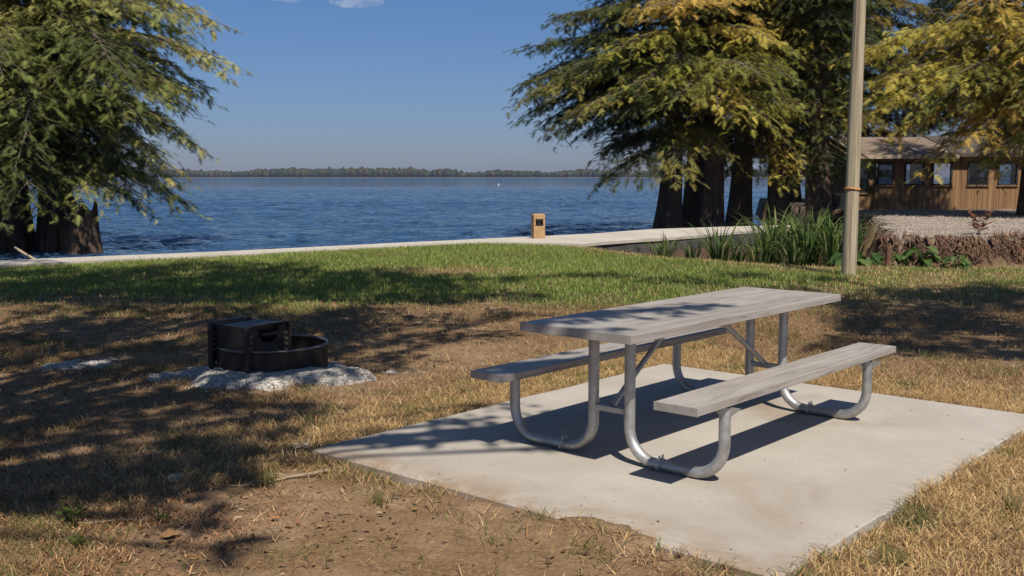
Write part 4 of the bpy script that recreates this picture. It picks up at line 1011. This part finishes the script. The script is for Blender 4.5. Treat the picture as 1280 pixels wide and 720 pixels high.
p5 = prof([(1.5,1.6),(3.5,2.5),(6,3.0),(10,2.6),(15,1)])
lim = ring_limbs(r_, 0, np.arange(2.6, 9.4, .5), lambda z, az: p5(z)*(.42 if z < 7 else .7), 6, .2, .34)+ring_limbs(r_, 0, np.arange(9.8, 15, 1.2), lambda z, az: p5(z), 4)+[(0, 2.3, -1.6, 1.2, .1, .5), (0, 2.0, -2.6, 1.2, .1, .5), (0, 2.4, -.2, 1.9, .0, .3), (0, 1.8, -.4, 1.6, .0, .3)]
cypress('shaggy dark cypress right behind the utility pole with leaves down its trunk', (10.5, 36.0), [(0,0,15,.40,.0,0,.7)], lim, GREENC[:3]+MIXED[:3], 71, 1.0, 1.0)

# gold tree over the cabin, its leaning trunk at the right edge
p6 = prof([(2.4,2.6),(3.2,3.9),(4.5,4.7),(6,4.9),(7.5,4.4),(10,3.4),(15,1.2)])
Rf6 = lambda z, az: FR(z-1., az)*p6(z)*(1. if math.cos(az) < .2 else .8)*(.5 if math.sin(az) > .15 else 1)
lim = ring_limbs(r_, 0, np.arange(5.0, 8.6, .62), Rf6, 5, .25, .24)+ring_limbs(r_, 0, np.arange(8.8, 15, 1.1), Rf6, 5)
lim += [(0, 3.7, -2.5, 2.6, .1, .62), (0, 3.3, -2.65, 2.3, .05, .66), (0, 3.1, -2.35, 2.0, .0, .66), (0, 3.4, -2.1, 1.7, .0, .6), (0, 4.2, -2.5, 4.0, .12, .36), (0, 4.4, -2.95, 4.4, .14, .3), (0, 3.8, -1.9, 3.0, .1, .45), (0, 5.0, 2.9, 4.6, .15, .2), (0, 5.1, 3.3, 5.0, .2, .15), (0, 4.7, -2.6, 4.4, .2, .2), (0, 3.9, -2.2, 1.9, .1, .6), (0, 6.0, 3.1, 5.0, .2, .1), (0, 4.0, -2.75, 3.6, .1, .5), (0, 4.3, -2.3, 3.4, .1, .5), (0, 4.4, -1.6, 3.6, .15, .45), (0, 5.4, -2.0, 4.8, .2, .3), (0, 5.0, -2.9, 5.2, .2, .25)]
cypress('spreading golden cypress over the cabin with a leaning trunk at the right edge', (15.75, 31.6), [(0,0,15,.34,.045,0,.55)], lim, GOLD+[(.26,.27,.06),(.20,.22,.05),(.16,.18,.045),(.30,.28,.07)], 81, 1.0, 1.0, .36)

lim = ring_limbs(r_, 0, np.arange(2.6, 9, .55), lambda z, az: 2.9, 6, .2, .34)
cypress('dark dense cypress at the back of the grove, seen only between the other trunks', (9.0, 41.2), [(0,0,14,.33,.0,0,.6)], lim, GREENC[:3], 77, 1.15, .8)

# darker trees behind the cabin
pb_ = prof([(2.5,1.8),(4,3.4),(7,4.2),(10,3.4),(15,1)])
for i, (x, y, lb, pal) in enumerate([(15.5, 47.5, 'dim green tree standing behind the left half of the cabin', MIXED), (21.5, 48.5, 'dim green tree standing behind the cabin under the golden one', MIXED+GOLD[:1]), (13.6, 50.5, 'farther slender green tree seen beyond the left end of the cabin roof', GREENC)]):
    lim = ring_limbs(r_, 0, np.arange(3.6, 10, .7), lambda z, az: pb_(z), 5, .25, .3)+ring_limbs(r_, 0, np.arange(10.4, 15, 1.3), lambda z, az: pb_(z), 4)
    cypress(lb, (x, y), [(0,0,15,.34,.0,0,.5)], lim, pal, 90+i, 1.25, .7, .3)

# old hollow stump and a drowned stick by the left tree
mb = MB(); sg = 26
for i in range(9):
    t = i/8; z = -1.0+t*1.75
    for k in range(sg):
        a = 6.283*k/sg; rr = .36*(1+.35*math.exp(-(z+.6)*1.3))*(1+.13*math.cos(5*a+1)+.07*math.cos(9*a)); top = (.16*math.sin(3*a)+.12*math.cos(7*a)) if i == 8 else 0
        mb.V.append((rr*math.cos(a), rr*math.sin(a), z+top))
for i in range(8):
    for k in range(sg): a, b = i*sg+k, i*sg+(k+1) % sg; mb.F.append((a, b, b+sg, a+sg))
n0 = len(mb.V)
for k in range(sg): x, y, z = mb.V[8*sg+k]; mb.V.append((x*.75, y*.75, z-.35))
for k in range(sg): mb.F.append((8*sg+k, 8*sg+(k+1) % sg, n0+(k+1) % sg, n0+k))
mb.F.append(tuple(n0+k for k in range(sg)))
o = mb.build('tree_stump', M['bark'], smooth=True); o.location = (-11.95, 29.0, .02); tag(o, 'old dark hollow stump standing in the water beside the left tree', 'stump')
mb = MB(); mb.tube([(-13.0, 27.2, -.30), (-12.7, 27.0, -.42), (-12.3, 26.9, -.62)], [.03, .04, .03], 8); o = mb.build('branch', M['stick'], smooth=True); tag(o, 'pale broken branch poking out of the water before the left tree', 'branch')

# trees standing behind and beside the camera: they throw the dappled shade in the photo
BLOBS = [(a, b, c*(1.16 if (b > 12.6 or a > 2.5) else 1.04), d*(1.16 if (b > 12.6 or a > 2.5) else 1.04), e) for a, b, c, d, e in [(-6.6, 14.73, 1.02, 1.35, 1.0),(-5.76, 15.87, 1.22, 1.45, 1.0),(-4.68, 13.75, 1.16, 0.91, 1.0),(-4.14, 16.77, 1.16, 1.22, 1.0),(-3.42, 14.73, 1.13, 1.25, 1.0),(-2.46, 16.77, 0.9, 1.35, 1.0),(-2.07, 14.13, 0.98, 0.86, 1.0),(-1.04, 15.87, 0.61, 0.85, 1.0),(-0.85, 13.75, 0.63, 0.73, 1.0),(-7.63, 17.05, 1.05, 0.98, 1.0),(0.11, 13.75, 0.42, 0.54, 1.0),(1.28, 16.64, 0.64, 0.46, 1.0),(2.57, 15.87, 0.61, 0.48, 1.0),(3.75, 16.77, 0.52, 0.41, 1.0),(0.0, 15.87, 0.37, 0.48, 1.0),(-4.97, 10.67, 0.57, 0.98, 1.0),(-4.33, 10.95, 0.5, 0.81, 1.0),(-3.74, 10.95, 0.59, 0.81, 1.0),(-4.25, 9.43, 0.43, 0.51, 1.0),(-3.59, 9.43, 0.51, 0.6, 1.0),(-3.01, 9.43, 0.43, 0.68, 1.0),(-2.68, 10.14, 0.47, 0.89, 1.0),(-2.07, 10.67, 0.49, 0.87, 1.0),(-1.54, 9.89, 0.38, 0.66, 1.0),(-3.74, 8.28, 0.44, 0.46, 1.0),(-3.04, 8.11, 0.37, 0.38, 1.0),(-2.69, 11.57, 0.53, 0.51, 1.0),(-0.89, 11.44, 0.53, 0.57, 1.0),(-0.94, 10.14, 0.39, 0.39, 1.0),(-0.32, 10.4, 0.4, 0.36, 1.0),(-1.0, 9.22, 0.28, 0.33, 1.0),(0.0, 11.91, 0.41, 0.41, 1.0),(-1.42, 8.28, 0.32, 0.39, 1.0),(-1.96, 8.11, 0.37, 0.32, 1.0),(-2.52, 8.28, 0.38, 0.46, 1.0),(-2.26, 9.11, 0.34, 0.66, 1.0),(-2.94, 7.24, 0.56, 0.4, 1.0),(-3.03, 6.32, 0.29, 0.46, 1.0),(-2.48, 6.32, 0.34, 0.42, 1.0),(-2.17, 6.75, 0.36, 0.48, 1.0),(-1.8, 5.86, 0.31, 0.4, 1.0),(-2.09, 5.53, 0.3, 0.32, 1.0),(-2.33, 4.91, 0.23, 0.21, 1.0),(-2.07, 5.04, 0.27, 0.17, 1.0),(-1.78, 7.11, 0.33, 0.34, 1.0),(-1.4, 6.87, 0.21, 0.27, 1.0),(-1.71, 5.17, 0.2, 0.21, 1.0),(-1.41, 4.73, 0.16, 0.26, 1.0),(-1.2, 4.32, 0.1, 0.18, 1.0),(-2.56, 5.61, 0.13, 0.21, 1.0),(-1.44, 6.32, 0.15, 0.19, 1.0),(-1.44, 5.38, 0.15, 0.17, 1.0),(4.52, 11.91, 0.64, 0.95, 1.0),(5.06, 11.26, 0.52, 0.97, 1.0),(5.09, 10.4, 0.4, 0.83, 1.0),(4.15, 9.89, 0.53, 0.47, 1.0),(4.44, 13.05, 0.4, 0.57, 1.0),(6.55, 14.13, 0.54, 0.77, 1.0),(5.65, 14.32, 0.55, 0.59, 1.0),(3.67, 11.26, 0.26, 0.49, 1.0),(4.85, 16.12, 0.37, 0.37, 1.0),(4.52, 9.22, 0.28, 0.33, 1.0),(3.89, 10.67, 0.33, 0.44, 1.0),(3.87, 14.73, 0.45, 0.31, 1.0),(-0.34, 6.46, 0.25, 0.2, 0.6),(-0.53, 6.1, 0.16, 0.15, 0.6),(-0.81, 6.03, 0.16, 0.16, 0.6),(-0.06, 6.16, 0.19, 0.13, 0.6),(0.22, 5.85, 0.16, 0.1, 0.6),(-0.17, 6.97, 0.27, 0.14, 0.6),(0.07, 6.18, 0.15, 0.15, 0.75),(0.39, 6.37, 0.18, 0.17, 0.75),(0.79, 6.65, 0.23, 0.18, 0.75),(1.02, 6.84, 0.14, 0.15, 0.75),(-0.09, 6.15, 0.2, 0.14, 0.9),(0.25, 6.54, 0.21, 0.16, 0.9),(-5.63, 12.35, 0.35, 0.53, 1.0),(-4.77, 12.58, 0.42, 0.67, 1.0),(-4.09, 12.33, 0.27, 0.7, 1.0),(-3.55, 12.27, 0.36, 0.52, 1.0),(-3.1, 12.54, 0.26, 0.79, 1.0),(-1.93, 12.29, 0.4, 0.62, 1.0),(-1.6, 12.16, 0.39, 0.52, 1.0),(-4.82, 11.64, 0.28, 0.59, 1.0),(-3.31, 11.49, 0.34, 0.68, 1.0),(-2.71, 11.62, 0.26, 0.68, 1.0),(-2.29, 11.67, 0.35, 0.51, 1.0),(-1.98, 11.82, 0.25, 0.7, 1.0),(-1.66, 11.55, 0.3, 0.49, 1.0),(-4.91, 11.17, 0.32, 0.43, 1.0),(-4.5, 10.78, 0.36, 0.5, 1.0),(-4.22, 11.16, 0.32, 0.43, 1.0),(-2.93, 11.17, 0.36, 0.49, 1.0),(-2.17, 11.01, 0.29, 0.53, 1.0),(-1.82, 10.93, 0.31, 0.62, 1.0),(-1.43, 10.85, 0.25, 0.46, 1.0),(-5.01, 10.17, 0.2, 0.43, 1.0),(-4.76, 10.14, 0.29, 0.36, 1.0),(-4.18, 10.12, 0.25, 0.48, 1.0),(-4.03, 10.37, 0.3, 0.56, 1.0),(-2.63, 10.24, 0.25, 0.43, 1.0),(-2.22, 10.24, 0.31, 0.36, 1.0),(-1.66, 10.27, 0.24, 0.52, 1.0),(-4.05, 9.49, 0.23, 0.45, 1.0),(-3.26, 9.49, 0.27, 0.46, 1.0),(-1.69, 9.33, 0.29, 0.32, 1.0),(-4.25, 8.69, 0.21, 0.27, 1.0),(-3.72, 8.83, 0.23, 0.32, 1.0),(-3.07, 8.93, 0.29, 0.4, 1.0),(-1.14, 8.64, 0.28, 0.28, 1.0),(-3.71, 7.57, 0.19, 0.29, 1.0),(-2.58, 7.51, 0.14, 0.37, 1.0),(-2.12, 7.47, 0.22, 0.32, 1.0),(-3.65, 7.14, 0.19, 0.28, 1.0),(-3.13, 7.01, 0.16, 0.24, 1.0),(-2.92, 6.95, 0.16, 0.23, 1.0),(-2.65, 7.19, 0.2, 0.34, 1.0),(-2.38, 7.26, 0.19, 0.34, 1.0),(-3.02, 6.52, 0.18, 0.18, 1.0),(-1.64, 6.65, 0.16, 0.22, 1.0),(-2.53, 6.04, 0.13, 0.19, 1.0),(-2.01, 6.03, 0.12, 0.17, 1.0),(-1.75, 5.92, 0.14, 0.22, 1.0),(-2.81, 5.53, 0.15, 0.16, 1.0),(-2.6, 5.6, 0.14, 0.19, 1.0),(-2.09, 5.44, 0.16, 0.15, 1.0),(-1.85, 5.59, 0.13, 0.14, 1.0),(-1.6, 5.44, 0.15, 0.18, 1.0),(-2.67, 5.15, 0.1, 0.12, 1.0),(-2.52, 5.26, 0.1, 0.18, 1.0),(-1.8, 5.1, 0.14, 0.16, 1.0),(-1.52, 5.11, 0.1, 0.16, 1.0),(-9.0, 17.71, 0.63, 0.63, 1.0),(-7.85, 17.63, 0.44, 0.68, 1.0),(-6.23, 18.04, 0.49, 0.81, 1.0),(-5.71, 18.33, 0.54, 1.12, 1.0),(-4.62, 18.26, 0.59, 1.0, 1.0),(-3.86, 17.95, 0.56, 1.04, 1.0),(-8.23, 16.68, 0.54, 0.61, 1.0),(-6.1, 16.85, 0.54, 0.94, 1.0),(-4.34, 16.36, 0.5, 0.62, 1.0),(-2.16, 16.9, 0.46, 0.68, 1.0),(-1.47, 16.25, 0.47, 0.73, 1.0),(-7.31, 15.17, 0.46, 0.6, 1.0),(-6.72, 15.46, 0.51, 0.79, 1.0),(-6.41, 15.58, 0.51, 0.7, 1.0),(-5.33, 15.57, 0.38, 0.56, 1.0),(-3.77, 15.12, 0.38, 0.72, 1.0),(-2.53, 15.68, 0.36, 0.77, 1.0),(-1.13, 15.27, 0.33, 0.56, 1.0),(-7.18, 14.5, 0.44, 0.69, 1.0),(-6.5, 14.55, 0.37, 0.61, 1.0),(-4.96, 14.57, 0.52, 0.52, 1.0),(-4.33, 14.45, 0.46, 0.6, 1.0),(-3.85, 14.17, 0.51, 0.58, 1.0),(-3.31, 14.33, 0.39, 0.61, 1.0),(-2.43, 14.51, 0.46, 0.6, 1.0),(-1.04, 14.55, 0.52, 0.45, 1.0),(-6.45, 13.25, 0.4, 0.5, 1.0),(-6.14, 13.47, 0.3, 0.54, 1.0),(-5.28, 13.18, 0.36, 0.4, 1.0),(-4.63, 13.54, 0.4, 0.42, 1.0),(-4.22, 13.39, 0.37, 0.48, 1.0),(-3.53, 13.13, 0.3, 0.4, 1.0),(-1.55, 13.47, 0.33, 0.46, 1.0),(-0.86, 13.17, 0.4, 0.37, 1.0),(4.38, 13.73, 0.35, 0.53, 1.0),(5.28, 14.1, 0.4, 0.82, 1.0),(5.47, 13.71, 0.35, 0.68, 1.0),(6.19, 13.9, 0.4, 0.64, 1.0),(6.84, 14.12, 0.39, 0.73, 1.0),(4.2, 12.75, 0.27, 0.56, 1.0),(5.2, 12.76, 0.32, 0.69, 1.0),(5.38, 12.54, 0.33, 0.39, 1.0),(6.1, 13.0, 0.33, 0.71, 1.0),(3.96, 11.6, 0.23, 0.55, 1.0),(4.4, 11.59, 0.32, 0.41, 1.0),(4.81, 11.52, 0.27, 0.51, 1.0),(5.13, 11.96, 0.23, 0.4, 1.0),(3.6, 10.71, 0.25, 0.42, 1.0),(3.88, 10.61, 0.25, 0.31, 1.0),(4.43, 10.78, 0.25, 0.4, 1.0),(4.74, 10.95, 0.23, 0.47, 1.0),(3.21, 10.0, 0.21, 0.32, 1.0),(3.01, 9.51, 0.23, 0.29, 1.0),(3.32, 9.38, 0.22, 0.22, 1.0),(3.76, 9.49, 0.23, 0.24, 1.0),(4.15, 9.48, 0.18, 0.34, 1.0),(4.57, 9.36, 0.28, 0.26, 1.0)]]
def shade_tree(name, label, base, H, blobs, hr, seed, extra):
    r = np.random.default_rng(seed); t = empty(name, (base[0], base[1], -.05)); tag(t, label, 'tree', 'shade trees round the camera')
    mb = MB(); trunk_into(mb, (0, 0), H*.8, .34, (0, 0), .5, .12, 5, seed, .08, -.3); o3 = np.array([base[0], base[1], -.05])
    P = []; D = []; Lf = []; lw = MB(); C = []
    items = [(gx_, gy_, rx, ry, dn, r.uniform(*hr)) for gx_, gy_, rx, ry, dn in blobs]
    cl = [(np.array([a+SUN[0]/SUN[2]*h, b+SUN[1]/SUN[2]*h, h]), rx, ry, dn) for a, b, rx, ry, dn, h in items]+[(np.array([base[0]+x, base[1]+y, z]), q, q, 1.) for x, y, z, q in extra]
    for c, rx, ry, dn in cl:
        n = int(dn*math.pi*rx*ry*230)+10; q = np.sqrt(r.random(n)); a = r.uniform(0, 6.283, n); ed = 1+.28*np.cos(3*a+c[0]*5)+.16*np.cos(5*a+c[1]*3)
        th = .22*(rx+ry)/2+.12
        p = np.stack([c[0]+rx*q*ed*np.cos(a), c[1]+ry*q*ed*np.sin(a), c[2]+r.normal(0, th, n)], 1); p[:, 0] += (p[:, 2]-c[2])*SUN[0]/SUN[2]; p[:, 1] += (p[:, 2]-c[2])*SUN[1]/SUN[2]
        P.append(p-o3); D.append(np.stack([r.normal(size=n), r.normal(size=n), r.normal(size=n)*.5-.3], 1)); Lf.append(r.uniform(.10, .19, n)); C.append(pick([(.06,.09,.022),(.08,.10,.025),(.05,.075,.02),(.12,.12,.03)], n))
        zt = min(H*.78, max(2.6, c[2]-1.2-.25*math.hypot(c[0]-base[0], c[1]-base[1]))); a0 = np.array([0, 0, zt+.05]); e = c-o3; m_ = (a0+e)/2+np.array([0, 0, .5])
        lw.tube([a0, a0*.6+m_*.4, m_*.6+e*.4, e], [.07, .05, .035, .012], 6, cap=False)
        for b in range(5):
            k = r.integers(0, n); lw.tube([m_*.45+e*.55, (e+P[-1][k])/2, P[-1][k]], [.02, .013, .005], 4, cap=False)
    P = np.concatenate(P); V, F = leaf_quads(P, np.concatenate(D), np.concatenate(Lf), np.concatenate(Lf)*.62, r.uniform(-3, 3, len(P)))
    mb.build('trunk', M['bark'], t, smooth=True); lw.build('limbs', M['twig_grey'], t, smooth=True, normals=False)
    link('crown', np_mesh('crown', V, F, np.repeat(np.concatenate(C), 4, 0)), M['leaf'], t)
    return t
bA = [b for b in BLOBS if b[0] <= 1.9 and b[1] < 12.6]; bB = [b for b in BLOBS if b[0] <= 1.9 and b[1] >= 12.6]; bC = [b for b in BLOBS if b[0] > 1.9]
shade_tree('shade_tree', 'broad leafy tree just left of and behind the camera, out of the frame', (-4.3, .6), 10, bA, (6.2, 8.2), 1, [(x, y, z, 1.1) for x, y, z in [(-1.5,-1,7),(-2,.8,8),(0,-2,8.5),(0,.2,9.8),(1,-2.5,7.6),(-1,-2.6,6.4)]])
shade_tree('shade_tree', 'tall leafy tree beyond the left edge of the frame, shading the lawn', (-8.6, 8.8), 13, bB, (8.5, 11.0), 2, [(x, y, z, 1.3) for x, y, z in [(-1.5,-1,9),(-2,1,10),(0,-2,11),(0,.3,12.8),(1,2.,11.5),(-1,2.6,8.4)]])
shade_tree('shade_tree', 'leafy tree beyond the right edge of the frame, shading the ground by the pole', (8.8, 5.2), 12, bC, (7.5, 10.0), 3, [(x, y, z, 1.3) for x, y, z in [(1.5,-1,9),(2,1,10),(0,-2,10),(0,.3,11.8),(1,2.,10.5),(1,-2.6,8.0)]])

# far shore: one mass of woodland two kilometres off
xs = []; fv = []; ff = []; n0 = 0
import bmesh
bm = bmesh.new(); bmesh.ops.create_icosphere(bm, subdivisions=2, radius=1); bmv = np.array([v.co[:] for v in bm.verts]); bmf = np.array([[v.index for v in f.verts] for f in bm.faces]); bm.free()
NT_ = 2600
fx = rng.uniform(-1500, 1700, NT_); row = rng.integers(0, 3, NT_); fy = 1900+row*14+rng.uniform(-6, 6, NT_)+40*fbm(fx/300, fx*0+3, 7, 3)
hh = 3.5+15*fbm(fx/70, fx*0, 5, 4)+rng.uniform(-1.5, 1.5, NT_)+row*1.0; rad = rng.uniform(3.2, 6.5, NT_)
sc_ = np.stack([rad, rad, hh*.55], 1)[:, None, :]; jit = 1+rng.normal(0, .16, (NT_, len(bmv), 1))
V = bmv[None]*jit*sc_+np.stack([fx, fy, hh*.5+WATER_Z], 1)[:, None, :]
F = (bmf[None]+(np.arange(NT_)*len(bmv))[:, None, None]).reshape(-1, 3); C = np.repeat(pick([(.05,.07,.03),(.06,.075,.03),(.075,.08,.03),(.045,.06,.028),(.10,.085,.035)], NT_, .2), len(bmv), 0)
tag(link('far_woods', np_mesh('far_woods', V.reshape(-1, 3), F, C), M['leaf']), 'long low band of hazy woods on the far shore', kind='stuff')
mb = MB(); mb.box((100, 1940, WATER_Z+.2), (3600, 90, 1.6)); o = mb.build('far_shore', mat_plain('shore_earth', (.16, .14, .10), .9, 0, .3, .02, 0)); tag(o, 'low far shore line under the woods', kind='structure')

# small clouds high over the far shore
def cloud(label, c, parts, dens):
    t = NT('cloud_vapour'); tc = t.coord(); n = t.noise(tc, .012, 6, .62)
    mb = MB()
    for (dx, dy, dz, rx, ry, rz) in parts:
        vs = []; 
        b = len(mb.V)
        for v in bmv: mb.V.append((dx+v[0]*rx, dy+v[1]*ry, dz+v[2]*rz))
        mb.F += [tuple(int(i)+b for i in f) for f in bmf]
    pv = t.n('ShaderNodeVolumePrincipled'); pv.inputs['Color'].default_value = (1, 1, 1, 1); pv.inputs['Anisotropy'].default_value = 0
    mr = t.n('ShaderNodeMapRange'); mr.inputs[1].default_value = .44; mr.inputs[2].default_value = .66; mr.inputs[3].default_value = 0; mr.inputs[4].default_value = dens; t.l(n, mr.inputs[0]); t.l(mr.outputs[0], pv.inputs['Density'])
    t.l(pv.outputs[0], t.out.inputs['Volume'])
    o = mb.build('cloud', t.m, normals=False); o.location = c; tag(o, label, 'cloud', kind='stuff'); return o
k = 4200.0
def sky_at(px, py): return ((px-640)/1301.7*k, k, 1.55+(221.5-py)/1301.7*k)
cloud('small white cloud, the right hand one at the top of the sky', sky_at(449, 8), [(-30,0,-6,60,50,22),(25,10,8,65,60,38),(70,0,-2,45,45,22),(-75,0,0,32,32,18)], .012)
cloud('small faint cloud, the left hand one at the top of the sky', sky_at(362, 4), [(-30,0,8,60,50,20),(30,0,0,55,45,22)], .016)

# ------------------------------------------------------------------ air
HAZE = 0.00008
if HAZE > 0:
    t = NT('haze_air'); pv = t.n('ShaderNodeVolumePrincipled'); pv.inputs['Color'].default_value = (.62, .68, .95, 1); pv.inputs['Density'].default_value = HAZE; pv.inputs['Anisotropy'].default_value = .2
    t.l(pv.outputs[0], t.out.inputs['Volume'])
    mb = MB(); mb.box((0, 0, 8), (14200, 14200, 24)); hz_ = mb.build('haze', t.m); tag(hz_, 'thin pale haze in the air over the lake', kind='stuff')

# ------------------------------------------------------------------ light, camera, output
w = bpy.data.worlds.new('World'); sc.world = w; w.use_nodes = True; nt = w.node_tree
bg = nt.nodes['Background']; sk = nt.nodes.new('ShaderNodeTexSky'); sk.sky_type = 'NISHITA'; sk.sun_disc = False
sk.sun_elevation = R(SUN_EL); sk.sun_rotation = R(SUN_AZ); sk.air_density = 1.0; sk.dust_density = .4; sk.ozone_density = 4.0; sk.altitude = 0
tn = nt.nodes.new('ShaderNodeMix'); tn.data_type = 'RGBA'; tn.blend_type = 'MULTIPLY'; tn.inputs[0].default_value = 1; 
gc = nt.nodes.new('ShaderNodeTexCoord'); sx = nt.nodes.new('ShaderNodeSeparateXYZ'); nt.links.new(gc.outputs['Generated'], sx.inputs[0])
rp = nt.nodes.new('ShaderNodeValToRGB'); cr = rp.color_ramp; cr.elements[0].position = 0; cr.elements[0].color = (.44, .49, .73, 1); cr.elements[1].position = .22; cr.elements[1].color = (.49, .67, .88, 1); e2 = cr.elements.new(.55); e2.color = (.86, .98, 1.14, 1)
e_ = cr.elements.new(.06); e_.color = (.46, .54, .79, 1); nt.links.new(sx.outputs[2], rp.inputs[0]); nt.links.new(rp.outputs[0], tn.inputs[7])
nt.links.new(sk.outputs[0], tn.inputs[6]); nt.links.new(tn.outputs[2], bg.inputs['Color']); bg.inputs['Strength'].default_value = .07
sl = bpy.data.lights.new('sun', 'SUN'); sl.energy = 4.9; sl.angle = R(.55); sl.color = (1, .925, .81)
so = bpy.data.objects.new('sun', sl); COL.objects.link(so); so.rotation_euler = Vector(SUN).to_track_quat('Z', 'Y').to_euler(); so.location = (3, -12, 20)

cam = bpy.data.cameras.new('camera'); co = bpy.data.objects.new('camera', cam); COL.objects.link(co); sc.camera = co
co.location = (0, 0, 1.5497); co.rotation_euler = (math.pi/2-.10662, 0, 0)
cam.sensor_width = 36; cam.lens = 36*1301.7/1280; cam.clip_start = .05; cam.clip_end = 20000

sc.render.engine = 'CYCLES'; sc.cycles.use_denoising = True
sc.cycles.max_bounces = 6; sc.cycles.diffuse_bounces = 3; sc.cycles.glossy_bounces = 3; sc.cycles.transmission_bounces = 4; sc.cycles.transparent_max_bounces = 8; sc.cycles.volume_bounces = 1
sc.cycles.volume_step_rate = 2.0; sc.cycles.volume_max_steps = 128
sc.cycles.caustics_reflective = False; sc.cycles.caustics_refractive = False; sc.cycles.sample_clamp_indirect = 6
sc.view_settings.view_transform = 'Standard'; sc.view_settings.look = 'None'; sc.view_settings.exposure = .33; sc.view_settings.gamma = 1; sc.view_settings.use_curve_mapping = False
